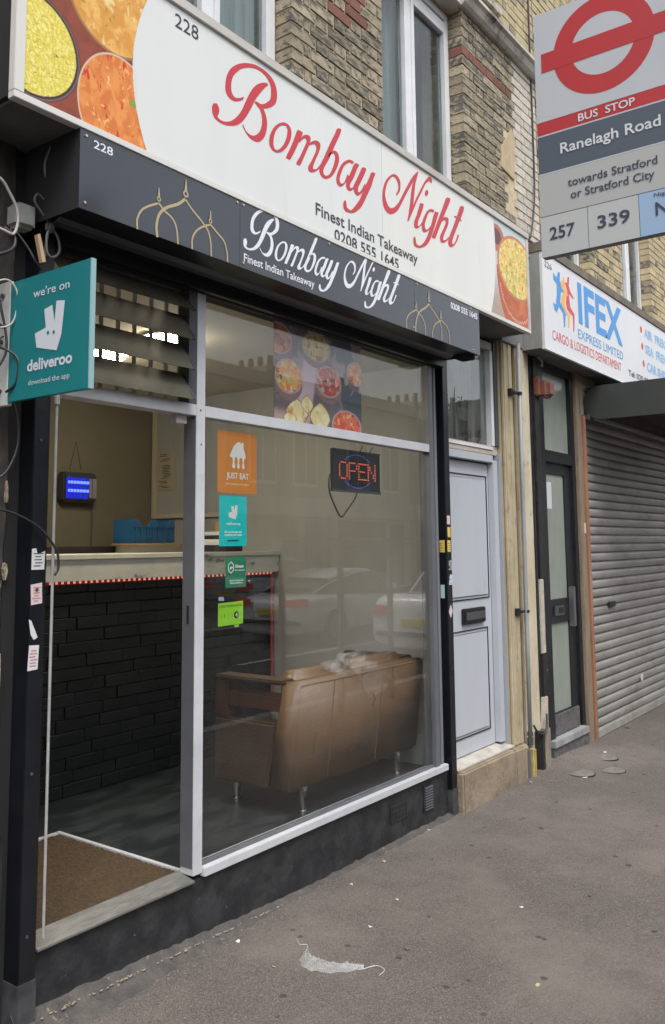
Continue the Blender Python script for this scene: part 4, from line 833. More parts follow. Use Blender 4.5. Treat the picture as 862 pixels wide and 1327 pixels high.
def food_right(U, V):
    c = np.ones(U.shape+(3,))*np.array((.50, .56, .58)); c = mixc(c, sm(3.6, 3.3, V), (.40, .30, .24))
    d = ell(U, V, (5.40, 3.81), (.125, .10)); c = mixc(c, 1-sm(.98, 1, d), (.42, .15, .09)); c = mixc(c, 1-sm(.9, 1, ell(U, V, (5.39, 3.82), (.085, .06))), (.14, .05, .05))
    pot = (V < 3.62) & (ell(U, V, (5.72, 3.60), (.335, .45)) < 1); pc = np.ones(U.shape+(3,))*np.array((.44, .10, .035)); pc = mixc(pc, sm(.4, .8, fnoise(U*10, V*10, 3)), (.55, .17, .06))
    c = mixc(c, pot*1., pc)
    dd = ell(U, V, (5.72, 3.55), (.30, .285)); dots = (np.abs(dd-.97) < .035) & (V < 3.5) & (np.sin(U*240)*np.sin(V*260) > .1); c = mixc(c, dots*.8, (.75, .6, .5))
    d = ell(U, V, (5.72, 3.665), (.325, .235)); c = mixc(c, 1-sm(.99, 1.0, d), (.50, .19, .10))
    f = np.ones(U.shape+(3,))*np.array((.72, .50, .12)); f = mixc(f, sm(.5, .62, fnoise(U*60, V*60, 71, 3)), (.80, .66, .32)); f = mixc(f, sm(.58, .68, fnoise(U*28, V*28, 77, 3)), (.42, .50, .10)); f = mixc(f, sm(.66, .74, fnoise(U*50, V*50, 83, 3)), (.62, .18, .05)); f = mixc(f, sm(.72, .8, fnoise(U*70, V*70, 89, 3)), (.25, .10, .06))
    c = mixc(c, 1-sm(.90, .92, d+.05*(fnoise(U*30, V*30, 7)-.5)), f)
    return c
picture(SG, 'rice_photograph', fs, 5.2, 5.888, 3.256, 3.944, 260, 260, food_right, lambda U, V: U > np.where(V < 3.68, 5.372-.52*(V-3.68)**2, 5.372-.25*(V-3.68)**2))

# ------------------------------------------------------------------ shutter housing with black fascia
SH = thing('shutter_housing', 'dark grey shutter box below the signboard with white script lettering and gold domes', 'shutter housing', (3.49, 0, 2.925))
fas = mat('slate_fascia', (.026, .032, .044), .15, (.033, .039, .052), 2, spec=.7, bump=.35, bscale=2.2)
blkside = M['blackmatt']
for a, b in ((1.89, 2.754), (2.756, 4.26), (4.262, 5.09)): obj('fascia_panel', G().box(a, b, ya, ya+.004, 2.925, 3.2275), fas, SH)
obj('box', G().box(1.893, 5.087, ya+.0045, .13, 3.0, 3.2265), M['blackmatt'], SH)
obj('side_panel', G().box(1.89, 1.8925, ya+.0045, .06, 2.925, 3.227), blkside, SH)
obj('side_panel', G().box(5.0875, 5.09, ya+.0045, .06, 2.925, 3.227), M['blacksteel'], SH)
obj('bottom_lip', G().box(1.893, 5.087, ya+.0045, -.12, 2.9255, 2.932), M['blacksteel'], SH)
obj('curtain_roll', G().cyl((1.93, -.03, 3.02), (5.05, -.03, 3.02), .095, 20), M['darkgrey'], SH)
obj('bottom_rail', G().box(1.98, 5.03, -.02, .018, 2.865, 2.935), M['blacksteel'], SH, bevel=.004)
g = G()
for i in range(46): g.box(4.98+.0025*i, 4.982+.0025*i, -.21+.002*(i % 3), -.12, 2.905-.002*(i % 4), 2.925)
obj('draught_brush', g, M['blackmatt'], SH, kind='stuff')
whp = mat('white_vinyl', (.70, .72, .76), .4)
strokes(SH, LET, fs, whp, 'script_lettering', lambda u, v: (2.776+(u-2.573)*.568, 3.02+(v-3.546)*.612))
text(SH, 'Finest Indian Takeaway', fs, 2.780, 3.297, 2.956, .037, whp, bold=.01)
text(SH, '0208 555 1645', fs, 4.700, 5.062, 3.160, .036, whp, bold=.03)
text(SH, '228', fs, 1.950, 2.040, 3.172, .031, whp, bold=.01)
gold = mat('gold_vinyl', (.42, .34, .20), .45)
def domes(curves, rings, tips, w, name):
    g = G()
    for i, c in enumerate(curves): ribbon(g, c, w*(1.45 if i == 2 else 1), fs, .001+.0002*i)
    for i, (r_, t_) in enumerate(zip(rings, tips)):
        big = 1.4 if i == 1 else 1
        disc(g, r_, .011*big, fs, .0024+.0001*i, 20, .005*big)
        flat(g, [(r_[0]-.006*big, r_[1]+.010), (r_[0]+.006*big, r_[1]+.010), (r_[0]+.0015, t_[1]), (r_[0]-.0015, t_[1])], fs, .0028+.0001*i)
    obj(name, g, gold, SH, fix=False)
domes(DOME_A, RING_A, TIP_A, .0085, 'dome_outline'); domes(DOME_B, RING_B, TIP_B, .0075, 'dome_outline')
scr = mat('screw_head', (.55, .5, .42), .3, metal=.8)
for (x, z) in ((1.915, 3.205), (1.915, 2.95), (2.735, 3.213), (2.775, 3.213), (2.775, 2.947), (3.42, 3.215), (4.24, 2.945), (4.29, 3.213), (4.97, 3.213), (4.99, 2.945)):
    obj('screw', G().cyl((x, ya-.0002, z), (x, ya-.005, z), .0055, 10), scr, SH)

# ------------------------------------------------------------------ left side: pier, junction, cables, projecting sign
g = G(); rn = random.Random(11); NX, NZ = 16, 90
g.v = [(.9+(1.846-.9)*i/NX, .078+rn.uniform(-.004, .004)+.008*math.sin(z_*7+i), z_) for z_ in [-.02+3.25*j/NZ for j in range(NZ+1)] for i in range(NX+1)]
g.f = [(j*(NX+1)+i, j*(NX+1)+i+1, (j+1)*(NX+1)+i+1, (j+1)*(NX+1)+i) for j in range(NZ) for i in range(NX)]
PR = thing('stone_pier', 'black painted stone pier with peeling paint left of the shop doorway', 'pier', (1.4, .08, 0))
obj('face', g, M['pier'], PR, smooth=True, fix=False)
obj('core', G().box(.9, 1.845, .10, .4, -.02, 3.23), M['pier'], PR)
ppaint = mat('old_layers_of_paint', (.10, .22, .09), .8, (.05, .06, .12), 7, 5, bump=.6)
flk = mat('bare_flaking_render', (.36, .29, .19), .95, (.22, .18, .13), 20, bump=.8)
rn = random.Random(17)
def blob(cx, cz, rx, rz, n=11): return [(cx+rx*(1+rn.uniform(-.35, .3))*math.cos(2*math.pi*i/n), cz+rz*(1+rn.uniform(-.35, .3))*math.sin(2*math.pi*i/n)) for i in range(n)]
for cx, cz, rx, rz, mm in ((1.71, 3.06, .035, .055, flk), (1.80, 1.05, .012, .10, flk), (1.815, .88, .012, .13, flk), (1.832, 1.25, .006, .08, flk), (1.79, .80, .03, .05, ppaint), (1.80, .52, .018, .11, mat('blue_grey_paint', (.06, .07, .13), .8)), (1.80, .28, .03, .06, mat('blue_grey_paint', (0, 0, 0))), (1.81, .14, .02, .08, flk), (1.84, 1.9, .006, .04, flk), (1.845, 1.62, .008, .03, flk), (1.80, .70, .008, .05, flk)):
    g = G().prism(blob(cx, cz, rx, rz), lambda u, v, d: (u, d, v), .058, .075); obj('paint_flake', g, mm, PR)
jb = thing('junction_box', 'off white cable junction box tucked under the sign by the pier', 'junction box', (1.845, .0, 2.90))
obj('box', G().box(1.80, 1.885, -.01, .07, 2.89, 2.985), mat('aged_white_plastic', (.38, .39, .37), .5, (.28, .28, .26), 12), jb, bevel=.014, seg=3)
obj('lid', G().box(1.81, 1.87, -.016, -.0105, 2.90, 2.975), mat('aged_white_plastic', (0, 0, 0)), jb, bevel=.002)
greyc = mat('grey_cable', (.12, .12, .12), .5); blackc = mat('black_cable', (.02, .02, .022), .45); whitec = mat('dirty_white_cable', (.42, .40, .36), .5)
def cable(pts, r, m, label, k=6): 
    g = G().tube([tuple(p) for p in cr(pts, k)], r, 7); return obj('cable', g, m, None, label, 'cable', 'cables hanging on the pier', smooth=True)
cable([(1.90, -.08, 3.23), (1.885, -.05, 3.15), (1.90, -.04, 3.08), (1.925, -.03, 3.03), (1.92, -.03, 2.97), (1.925, -.03, 2.92)], .006, greyc, 'grey cable dropping in a loose curve from under the signboard to the cable knot')
cable([(1.92, -.08, 3.23), (1.90, -.05, 3.16), (1.935, -.05, 3.09), (1.94, -.04, 3.03), (1.915, -.03, 3.0)], .005, greyc, 'second thinner grey cable beside it from the signboard soffit to the cable knot')
cable([(1.90, -.04, 3.0), (1.865, -.04, 3.02), (1.85, -.04, 2.99), (1.88, -.04, 2.955), (1.915, -.04, 2.92), (1.92, -.04, 2.90)], .004, greyc, 'small grey cable loop right over the junction box')
cable([(1.92, -.04, 2.91), (1.90, -.05, 2.86), (1.905, -.05, 2.80), (1.93, -.05, 2.79), (1.958, -.05, 2.82), (1.95, -.05, 2.87), (1.925, -.04, 2.905), (1.905, -.045, 2.86), (1.90, -.04, 2.78)], .0052, greyc, 'bundled grey cable loops tied beside the junction box')
g = G().box(1.902, 1.935, -.058, -.028, 2.885, 2.925); obj('cable_tie', g, greyc, None, 'grey taped knot holding the bundled cable loops', 'cable tie', bevel=.008)
cable([(1.60, -.03, 3.06), (1.697, -.05, 3.023), (1.736, -.05, 2.984), (1.769, -.05, 2.932), (1.776, -.05, 2.883), (1.76, -.05, 2.833), (1.72, -.05, 2.835), (1.62, -.03, 2.86)], .0055, whitec, 'dirty white cable bowing out at the far left above the teal sign')
cable([(1.60, -.02, 2.70), (1.70, -.05, 2.74), (1.76, -.05, 2.78), (1.77, -.04, 2.83), (1.74, -.02, 2.86)], .007, blackc, 'thick black cable curving below the white one at the far left')
cable([(1.80, -.0, 2.87), (1.84, -.03, 2.80), (1.86, -.04, 2.76), (1.90, -.02, 2.74)], .005, blackc, 'short black cable running down to the wood offcut')
cable([(1.66, -.06, 2.62), (1.73, -.07, 2.65), (1.765, -.08, 2.60), (1.755, -.07, 2.50), (1.70, -.05, 2.47)], .0035, whitec, 'thin white wire loop over the white sign bracket')
cable([(1.68, -.03, 2.72), (1.72, -.05, 2.55), (1.74, -.06, 2.40), (1.70, -.04, 2.30)], .0045, blackc, 'black wire trailing down across the sign bracket')
cable([(1.66, -.03, 2.42), (1.74, -.06, 2.40), (1.762, -.10, 2.36), (1.762, -.09, 2.28), (1.75, -.05, 2.25)], .005, blackc, 'black cable arcing onto the edge of the teal sign')
cable([(1.55, .0, 1.80), (1.75, .0, 1.84), (1.90, -.02, 1.79), (1.99, -.03, 1.70), (2.005, -.03, 1.63), (1.99, -.03, 1.60)], .0045, blackc, 'thin black cable crossing the left guide post to the white conduit')
cable([(1.66, .0, 2.28), (1.80, .0, 2.24), (1.84, .0, 2.10), (1.80, .0, 1.98), (1.74, .02, 1.93)], .005, blackc, 'black cable curving over the pier below the teal sign')
cable([(1.70, .03, .78), (1.83, .03, .72), (1.852, .04, .62), (1.845, .04, .40), (1.83, .05, .30)], .005, blackc, 'black cable running down the pier near the pavement')
rn = random.Random(23)
for i in range(7):
    z = 2.72-.05*i; g = G().tube([tuple(p) for p in cr([(1.58+rn.uniform(0, .05), rn.uniform(-.03, .02), z+rn.uniform(-.05, .05)) for _ in range(1)]+[(1.62+rn.uniform(-.02, .06), rn.uniform(-.06, .0), z+rn.uniform(-.12, .12)) for _ in range(4)]+[(1.72+rn.uniform(-.03, .03), rn.uniform(-.05, 0), z+rn.uniform(-.1, .05))], 6)], rn.uniform(.003, .006), 6)
    obj('tangled_wire', g, (blackc, greyc, whitec)[i % 3], None, ['thin black tangled wire, topmost at the far left edge', 'grey tangled wire near the top of the white bracket', 'off white tangled wire over the upper bracket', 'black tangled wire at mid height of the bracket', 'grey tangled wire halfway down the bracket', 'off white tangled wire below the middle of the bracket', 'black tangled wire, lowest at the far left edge'][i], 'wire', 'tangled wires by the sign bracket', smooth=True)
obj('wood_offcut', G().hexa([(1.885, -.05, 2.76), (1.90, -.05, 2.765), (1.90, -.03, 2.765), (1.885, -.03, 2.76)], [(1.86, -.05, 2.86), (1.872, -.05, 2.866), (1.872, -.03, 2.866), (1.86, -.03, 2.86)]), mat('raw_pine', (.60, .42, .26), .8), None, 'pale wood offcut sticking down above the teal sign', 'wood offcut')

DV = thing('projecting_sign', 'teal projecting delivery sign with a white logo beside the doorway', 'sign', (1.77, -.05, 2.21))
teal = mat('teal_sign', (.010, .165, .180), .35, (.012, .18, .195), 2)
obj('panel', G().box(1.762, 1.780, -.49, -.042, 2.215, 2.652), teal, DV, bevel=.0015)
obj('edge_strip', G().box(1.7615, 1.7805, -.496, -.4905, 2.2155, 2.6515), mat('pale_teal_edge', (.25, .42, .44), .4), DV)
obj('bracket', G().box(1.7605, 1.7815, -.0415, .075, 2.205, 2.66).box(1.70, 1.760, .06, .075, 2.205, 2.66), mat('bracket_white', (.55, .55, .54), .5, (.42, .42, .40), 8), DV, bevel=.002)
for z in (2.26, 2.44, 2.61): obj('bolt', G().cyl((1.760, .0, z), (1.752, .0, z), .009, 8), M['darkgrey'], DV)
lx = LX(1.762)
pale = mat('pale_vinyl', (.58, .60, .66), .45)
text(DV, "we're on", lx, .180, .383, 2.571, .029, pale, bold=.006)
text(DV, 'deliveroo', lx, .157, .407, 2.312, .038, pale, bold=.03)
text(DV, 'download the app', lx, .166, .395, 2.262, .018, pale)
ROO = [(-.208, 2.39), (-.321, 2.364), (-.346, 2.418), (-.36, 2.531), (-.314, 2.538), (-.306, 2.467), (-.291, 2.527), (-.246, 2.519), (-.258, 2.453), (-.196, 2.441)]
g = G(); flat(g, [(-a, b) for a, b in ROO], lx, .0015); obj('logo', g, pale, DV, fix=False)
g = G(); disc(g, (.272, 2.433), .0065, lx, .0025, 14); disc(g, (.304, 2.430), .0065, lx, .0025, 14); obj('logo_eyes', g, teal, DV, fix=False)

# ------------------------------------------------------------------ window posters
def poster(name, x0, x1, z0, z1, m, label, y=.0535, dx=.058):
    t = thing(name, label, 'poster', ((x0+x1)/2+dx, y, z0)); g = G().box(x0+dx, x1+dx, y, y+.0006, z0, z1); obj('sheet', g, m, t); return t, (lambda u, v, d=0: (u+dx, y-d, v))
t, f = poster('window_poster', 2.902, 3.180, 1.951, 2.247, mat('orange_print', (.62, .22, .030), .5, (.58, .20, .03), 3), 'orange poster with white house and cutlery logo inside the shop window', dx=.036)
wp = mat('white_print', (.72, .74, .72), .5)
nrm = lambda u, v: (2.902+.278*u, 2.247-.296*v)
g = G(); flat(g, [nrm(*p) for p in ((.30, .40), (.40, .24), (.50, .17), (.57, .16), (.57, .19), (.60, .19), (.60, .17), (.65, .17), (.65, .25), (.71, .40), (.69, .44), (.66, .42), (.34, .42), (.32, .43))], f, .0006)
for a, b in ((.36, .44), (.485, .555), (.61, .68)):
    c = (a+b)/2; w = (b-a)/2; flat(g, [nrm(c-w*.9, .42), nrm(c+w*.9, .42), nrm(c+w*.45, .50), nrm(c+w, .57), nrm(c+w*.5, .60), nrm(c-w*.5, .60), nrm(c-w, .57), nrm(c-w*.45, .50)], f, .0006)
obj('logo', g, wp, t, fix=False)
text(t, 'JUST EAT', f, *[nrm(.22, 0)[0], nrm(.79, 0)[0]], nrm(0, .765)[1], .027, wp, bold=.02, lift=.0006)
def bars(t, f, x0, x1, z, h, m, seed, lift=.0006):
    rn = random.Random(seed); g = G(); x = x0
    while x < x1:
        w = rn.uniform(.4, .9)*h; flat(g, [(x, z), (min(x+w, x1), z), (min(x+w, x1), z+h*rn.choice((.7, .7, 1))), (x, z+h*rn.choice((.7, .7, 1)))], f, lift); x += w+h*(.18 if rn.random() < .8 else .6)
    obj('small_print', g, m, t, fix=False)
bars(t, f, 2.96, 3.12, 1.990, .009, mat('faint_print', (.75, .50, .35), .5), 1)
t, f = poster('window_poster', 2.894, 3.084, 1.700, 1.936, mat('turquoise_print', (.0, .52, .52), .5), 'turquoise poster with a small white logo, hung below the orange one')
g = G(); flat(g, [(2.955+.40*(-a-.196), 1.895+.40*(b-2.538)) for a, b in ROO], f, .0006); obj('logo', g, wp, t, fix=False)
text(t, 'deliveroo', f, 2.942, 3.040, 1.800, .012, wp, bold=.03, lift=.0006)
for i, z in enumerate((1.762, 1.748)): bars(t, f, 2.93, 3.05, z, .009, wp, 5+i)
bars(t, f, 2.95, 3.03, 1.722, .010, M['blacksteel'], 9)
t, f = poster('window_poster', 2.938, 3.080, 1.506, 1.650, mat('green_print', (.020, .20, .10), .5), 'dark green poster with a white hexagon logo in front of the counter edge')
g = G(); hx = (2.975, 1.60)
hexo = [(hx[0]+.020*math.cos(math.pi/6+math.pi/3*i), hx[1]+.026*math.sin(math.pi/6+math.pi/3*i)) for i in range(7)]
ribbon(g, hexo, .006, f, .0006, k=1); flat(g, [(hx[0]-.012, hx[1]-.012), (hx[0]+.012, hx[1]-.002), (hx[0]+.012, hx[1]+.004), (hx[0]-.004, hx[1]+.004)], f, .0007); obj('logo', g, wp, t, fix=False)
bars(t, f, 3.005, 3.07, 1.598, .015, wp, 14); bars(t, f, 3.003, 3.072, 1.584, .006, wp, 15); bars(t, f, 2.965, 3.06, 1.536, .007, wp, 16); bars(t, f, 2.968, 3.055, 1.524, .007, wp, 17)
t, f = poster('hygiene_sticker', 2.883, 3.066, 1.318, 1.478, M['blacksteel'], 'black and lime green hygiene rating sticker, lowest on the window')
g = G(); flat(g, [(2.889, 1.333), (3.06, 1.336), (3.06, 1.442), (2.889, 1.438)], f, .0006); flat(g, [(3.00, 1.322), (3.03, 1.322), (3.03, 1.3334), (3.00, 1.3334)], f, .0006); obj('green_panel', g, mat('lime_print', (.27, .62, .02), .5), t, fix=False)
dg = mat('dark_green_print', (.05, .16, .01), .5)
text(t, 'FOOD HYGIENE RATING', f, 2.898, 3.052, 1.417, .011, dg, bold=.02, lift=.001)
for i, s_ in enumerate('0123'): text(t, s_, f, 2.905+.024*i, 2.913+.024*i, 1.370, .018, mat('olive_print', (.14, .35, .02), .5), lift=.001)
text(t, '5', f, 3.040, 3.049, 1.370, .018, mat('olive_print', (0, 0, 0)), lift=.001)
g = G(); disc(g, (3.013, 1.379), .017, f, .001, 20); obj('rating_disc', g, M['blacksteel'], t, fix=False)
text(t, '4', f, 3.006, 3.020, 1.370, .019, wp, bold=.03, lift=.0016)
g = G(); flat(g, [(2.892, 1.450), (2.93, 1.448), (2.925, 1.466), (2.892, 1.468)], f, .0006); obj('badge', g, mat('grey_print', (.35, .42, .42), .5), t, fix=False)

def food_poster(U, V):
    c = np.ones(U.shape+(3,))*np.array((.12, .09, .10)); c = mixc(c, sm(3.72, 3.95, U+.3*(V-2.6)), (.045, .06, .085)); c = mixc(c, sm(.55, .7, fnoise(U*9, V*9, 3)), (.30, .22, .24))
    cloth = sm(.03, .0, abs(U-3.60-.25*(V-2.6))-.05); c = mixc(c, cloth, (.50, .38, .42)); c = mixc(c, sm(2.42, 2.36, V)*(U < 3.6), (.42, .28, .26))
    def dish(c, x, z, rx, rz, a, b, e, s, rim=(.42, .30, .30)):
        d = ell(U, V, (x, z), (rx, rz)); c = mixc(c, 1-sm(.98, 1, ell(U, V, (x, z-.035), (rx*1.0, rz))), (.22, .13, .14)); c = mixc(c, 1-sm(.98, 1., d), rim)
        f = np.ones(U.shape+(3,))*np.array(a); f = mixc(f, sm(.45, .6, fnoise(U*34, V*34, s)), b); f = mixc(f, sm(.6, .68, fnoise(U*44, V*44, s+5)), e); f = mixc(f, sm(.72, .76, fnoise(U*40, V*40, s+8)), (.08, .03, .02))
        return mixc(c, 1-sm(.88, .90, d), f)
    c = dish(c, 3.35, 2.77, .11, .085, (.45, .08, .03), (.6, .2, .1), (.3, .05, .03), 2)
    c = dish(c, 3.67, 2.775, .13, .08, (.60, .38, .08), (.72, .52, .15), (.3, .12, .04), 12)
    c = dish(c, 3.43, 2.58, .115, .095, (.75, .20, .035), (.85, .38, .08), (.55, .55, .35), 22)
    c = dish(c, 3.78, 2.60, .12, .09, (.45, .04, .03), (.62, .10, .06), (.45, .40, .38), 32)
    c = dish(c, 4.04, 2.685, .09, .07, (.70, .22, .05), (.82, .42, .15), (.45, .10, .05), 42)
    c = dish(c, 3.95, 2.37, .145, .09, (.52, .05, .03), (.65, .12, .06), (.70, .42, .12), 52)
    for (x, z, rx, rz) in ((3.50, 2.395, .085, .075), (3.585, 2.45, .05, .05), (3.70, 2.39, .085, .085), (3.44, 2.36, .05, .035)):
        d = np.abs((U-x)/rx*.9)**1.4+np.abs((V-z)/rz)**1.4+.15*(fnoise(U*30, V*30, int(x*100))-.5)
        p = np.ones(U.shape+(3,))*np.array((.70, .55, .28)); p = mixc(p, sm(.5, .7, fnoise(U*26, V*26, 61)), (.78, .68, .42)); p = mixc(p, sm(.62, .72, fnoise(U*40, V*40, 67)), (.52, .30, .08))
        c = mixc(c, 1-sm(1.0, 1.04, d), (.25, .13, .08)); c = mixc(c, 1-sm(.88, .92, d), p)
    return np.clip(c*1.3+.015, 0, .92)
t = thing('food_poster', 'photo poster of curries and samosas in the upper shop window', 'poster', (3.74, .055, 2.342))
picture(t, 'photograph', lambda u, v, d=0: (3.352+(u-3.312)*1.012, .0545-d, v), 3.312, 4.095, 2.3415, 2.858, 300, 200, food_poster, rough=.3)
obj('backing', G().box(3.352, 4.144, .0550, .0556, 2.3405, 2.858), M['blackmatt'], t)

# OPEN sign
t = thing('led_open_sign', 'black hanging LED sign reading OPEN in red dots with a blue ring', 'led sign', (4.23, .16, 2.0))
sx0, sx1, sz0, sz1, sy_ = 3.985, 4.482, 2.005, 2.252, .15
obj('board', G().box(sx0, sx1, sy_, sy_+.018, sz0, sz1), mat('sign_black', (.012, .014, .018), .3), t, bevel=.003)
obj('frame', G().box(sx0-.002, sx1+.002, sy_-.003, sy_-.0005, sz0-.002, sz0+.012).box(sx0-.002, sx1+.002, sy_-.003, sy_-.0005, sz1-.008, sz1+.002), M['darkgrey'], t)
GL = {'O': ['01110', '10001', '10001', '10001', '10001', '10001', '01110'], 'P': ['11110', '10001', '10001', '11110', '10000', '10000', '10000'],
      'E': ['11111', '10000', '10000', '11110', '10000', '10000', '11111'], 'N': ['10001', '11001', '11001', '10101', '10011', '10011', '10001']}
g = G(); fo = FR(sy_); cw = .0185; ch = .0155; x = 4.052
for chh in 'OPEN':
    for r_, row in enumerate(GL[chh]):
        for c_, b in enumerate(row):
            if b == '1': disc(g, (x+c_*cw, 2.178-r_*ch), .0040, fo, .002, 6)
    x += 5.35*cw
obj('red_dots', g, emis('red_led', (1, .16, .08), .85), t, kind='stuff', fix=False)
g = G()
for i in range(44):
    a = 2*math.pi*i/44; u, v = 4.235+.165*math.cos(a), 2.131+.098*math.sin(a)
    if not (2.07 < v < 2.192 ): disc(g, (u, v), .0032, fo, .002, 8)
obj('blue_dots', g, emis('blue_led', (.14, .18, 1), .5), t, kind='stuff', fix=False)
obj('power_cord', G().tube([tuple(p) for p in cr([(4.02, .165, 2.10), (3.955, .15, 2.09), (3.94, .14, 2.0), (3.99, .13, 1.90), (4.04, .13, 1.86), (4.11, .14, 1.90), (4.22, .16, 1.97), (4.25, .165, 2.01)], 6)], .0048, 7), blackc, t, smooth=True)
obj('hook', G().tube([(4.27, .155, 2.25), (4.27, .13, 2.287)], .003, 6), M['darkgrey'], t); obj('hook', G().tube([(4.37, .155, 2.25), (4.37, .13, 2.287)], .003, 6), M['darkgrey'], t)

# stickers on the guide posts
def sticker(pts, f, m, label, marks=None, seed=0):
    o = thing('sticker', label, 'sticker', tuple(f(*pts[0], 0))); g = G(); flat(g, pts, f, .0008); obj('face', g, m, o, fix=False)
    if marks:
        rn = random.Random(seed); g = G(); us = [p[0] for p in pts]; vs = [p[1] for p in pts]; a, b, c, d = min(us), max(us), min(vs), max(vs)
        for i in range(marks[1]):
            v = c+(d-c)*(.15+.72*i/marks[1]); u0 = a+(b-a)*rn.uniform(.12, .3); u1 = b-(b-a)*rn.uniform(.12, .35); flat(g, [(u0, v), (u1, v), (u1, v+(d-c)*.05), (u0, v+(d-c)*.05)], f, .0013)
        obj('print', g, marks[0], o, fix=False)
f0 = FR(0); wh = mat('paper_white', (.60, .60, .60), .6); pk = mat('paper_pink', (.62, .50, .53), .6); ylw = mat('paper_yellow', (.66, .48, .10), .6); inkm = mat('print_grey', (.06, .06, .07), .7); inkr = mat('print_pink', (.45, .20, .22), .7)
sticker([(1.910, 1.622), (1.965, 1.622), (1.967, 1.690), (1.935, 1.678), (1.928, 1.700), (1.910, 1.698)], f0, wh, 'torn black and white sticker, topmost on the left guide post', (inkm, 5), 1)
sticker([(1.913, 1.495), (1.960, 1.500), (1.957, 1.575), (1.909, 1.568)], f0, pk, 'pinkish sticker tilted on the left guide post, second from the top', (inkr, 6), 2)
sticker([(1.905, 1.444), (1.916, 1.44), (1.945, 1.378), (1.928, 1.370), (1.915, 1.39)], f0, wh, 'narrow white torn strip on the left guide post')
sticker([(1.905, 1.262), (1.948, 1.264), (1.952, 1.350), (1.910, 1.352)], f0, wh, 'white sticker with red print, lowest on the left guide post', (inkr, 6), 3)
sticker([(5.045, 1.828), (5.085, 1.825), (5.085, 1.884), (5.045, 1.884)], f0, pk, 'pale pink sticker, topmost on the right guide post', (ylw, 2), 4)
sticker([(5.048, 1.745), (5.088, 1.742), (5.088, 1.808), (5.048, 1.810)], f0, ylw, 'yellow and pink sticker just below the top pink one, right guide post', (pk, 2), 5)
fl = LX(5.03)
sticker([(-.09, 1.648), (-.012, 1.645), (-.012, 1.725), (-.09, 1.722)], fl, ylw, 'yellow sticker wrapped on the inner side of the right guide post', (inkm, 4), 6)
sticker([(5.042, 1.650), (5.085, 1.648), (5.085, 1.722), (5.042, 1.724)], f0, ylw, 'yellow sticker with dark print on the front of the right guide post', (inkm, 4), 7)
sticker([(5.055, 1.530), (5.096, 1.53), (5.096, 1.596), (5.055, 1.59)], f0, mat('paper_grey', (.30, .31, .32), .6), 'scuffed grey sticker halfway down the right guide post', (inkm, 5), 8)
sticker([(5.050, 1.436), (5.098, 1.434), (5.098, 1.498), (5.07, 1.502), (5.058, 1.48)], f0, mat('paper_blue', (.50, .56, .64), .6), 'pale blue sticker below the scuffed grey one, right guide post', (inkm, 2), 9)
sticker([(-.075, 1.352), (-.02, 1.350), (-.02, 1.436), (-.075, 1.436)], fl, mat('paper_cyan', (.42, .55, .60), .6), 'pale cyan sticker on the inner side of the right guide post', None)
sticker([(5.040, 1.262), (5.066, 1.222), (5.092, 1.265), (5.068, 1.312)], f0, pk, 'pink diamond shaped sticker, lowest on the right guide post', None)

# ventilation in the riser
t = thing('air_brick', 'clay air brick with rough holes painted black in the riser', 'air brick', (4.44, .028, .12))
obj('plate', G().box(4.34, 4.53, .022, .031, .115, .215), M['tar'], t, bevel=.004)
g = G()
for r_ in range(3):
    for c_ in range(5): g.box(4.36+.034*c_, 4.378+.034*c_, .0205, .0218, .130+.028*r_, .146+.028*r_)
obj('hole', g, M['blackmatt'], t, kind='stuff')
t = thing('vent_grille', 'small louvred vent grille painted black in the riser, beside the guide post', 'vent grille', (4.77, .028, .08))
obj('frame', G().box(4.715, 4.835, .023, .031, .085, .245), M['tar'], t, bevel=.003)
for i in range(9): obj('louvre', G().hexa([(4.728, .016, .098+.0155*i), (4.822, .016, .098+.0155*i), (4.822, .0225, .104+.0155*i), (4.728, .0225, .104+.0155*i)], [(4.728, .016, .101+.0155*i), (4.822, .016, .101+.0155*i), (4.822, .0225, .108+.0155*i), (4.728, .0225, .108+.0155*i)]), M['darkgrey'], t)
# ------------------------------------------------------------------ grey side door
grey = mat('grey_upvc', (.46, .485, .53), .34, (.42, .445, .49), 1.5, 6, spec=.5, col3=(.34, .345, .35), scale3=6, thr3=(.62, .85), stretch=(1.5, 1, .4))
greyd = mat('grey_upvc_frame', (.30, .32, .35), .35)
gasket = mat('black_gasket', (.01, .01, .012), .5)
D = thing('side_door', 'pale grey panelled door with a black letterbox between the shop and the pilaster', 'door', (5.5, .08, .28))
obj('leaf', G().box(5.115, 5.858, .095, .13, .285, 2.28), grey, D, bevel=.003)
obj('panel', G().box(5.20, 5.80, .087, .0948, 1.335, 2.165), grey, D, bevel=.006)
obj('panel', G().box(5.20, 5.76, .087, .0948, .42, 1.085), grey, D, bevel=.006)
g = G()
for (x1, z0, z1) in ((5.822, 1.312, 2.19), (5.782, .398, 1.108)):
    g.box(5.12, x1, .0895, .0945, z0, z0+.007); g.box(5.12, x1, .0895, .0945, z1-.006, z1); g.box(x1-.008, x1, .0894, .0945, z0, z1)
obj('gasket', g, gasket, D)
obj('door_frame', G().box(5.862, 5.93, .05, .14, .29, 2.31).box(5.10, 5.8615, .05, .14, 2.29, 2.345), grey, D, bevel=.003)
obj('frame_gap', G().box(5.858, 5.8625, .096, .13, .29, 2.29).box(5.115, 5.858, .096, .13, 2.28, 2.29), gasket, D)
obj('door_frame', G().box(5.9305, 5.955, .03, .14, .27, 2.36), greyd, D)
lb = obj('letterbox', G().box(5.385, 5.712, .068, .0948, 1.150, 1.255), gasket, D, bevel=.006)
obj('flap', G().box(5.405, 5.692, .060, .0678, 1.175, 1.230), M['darkgrey'], lb, bevel=.003)
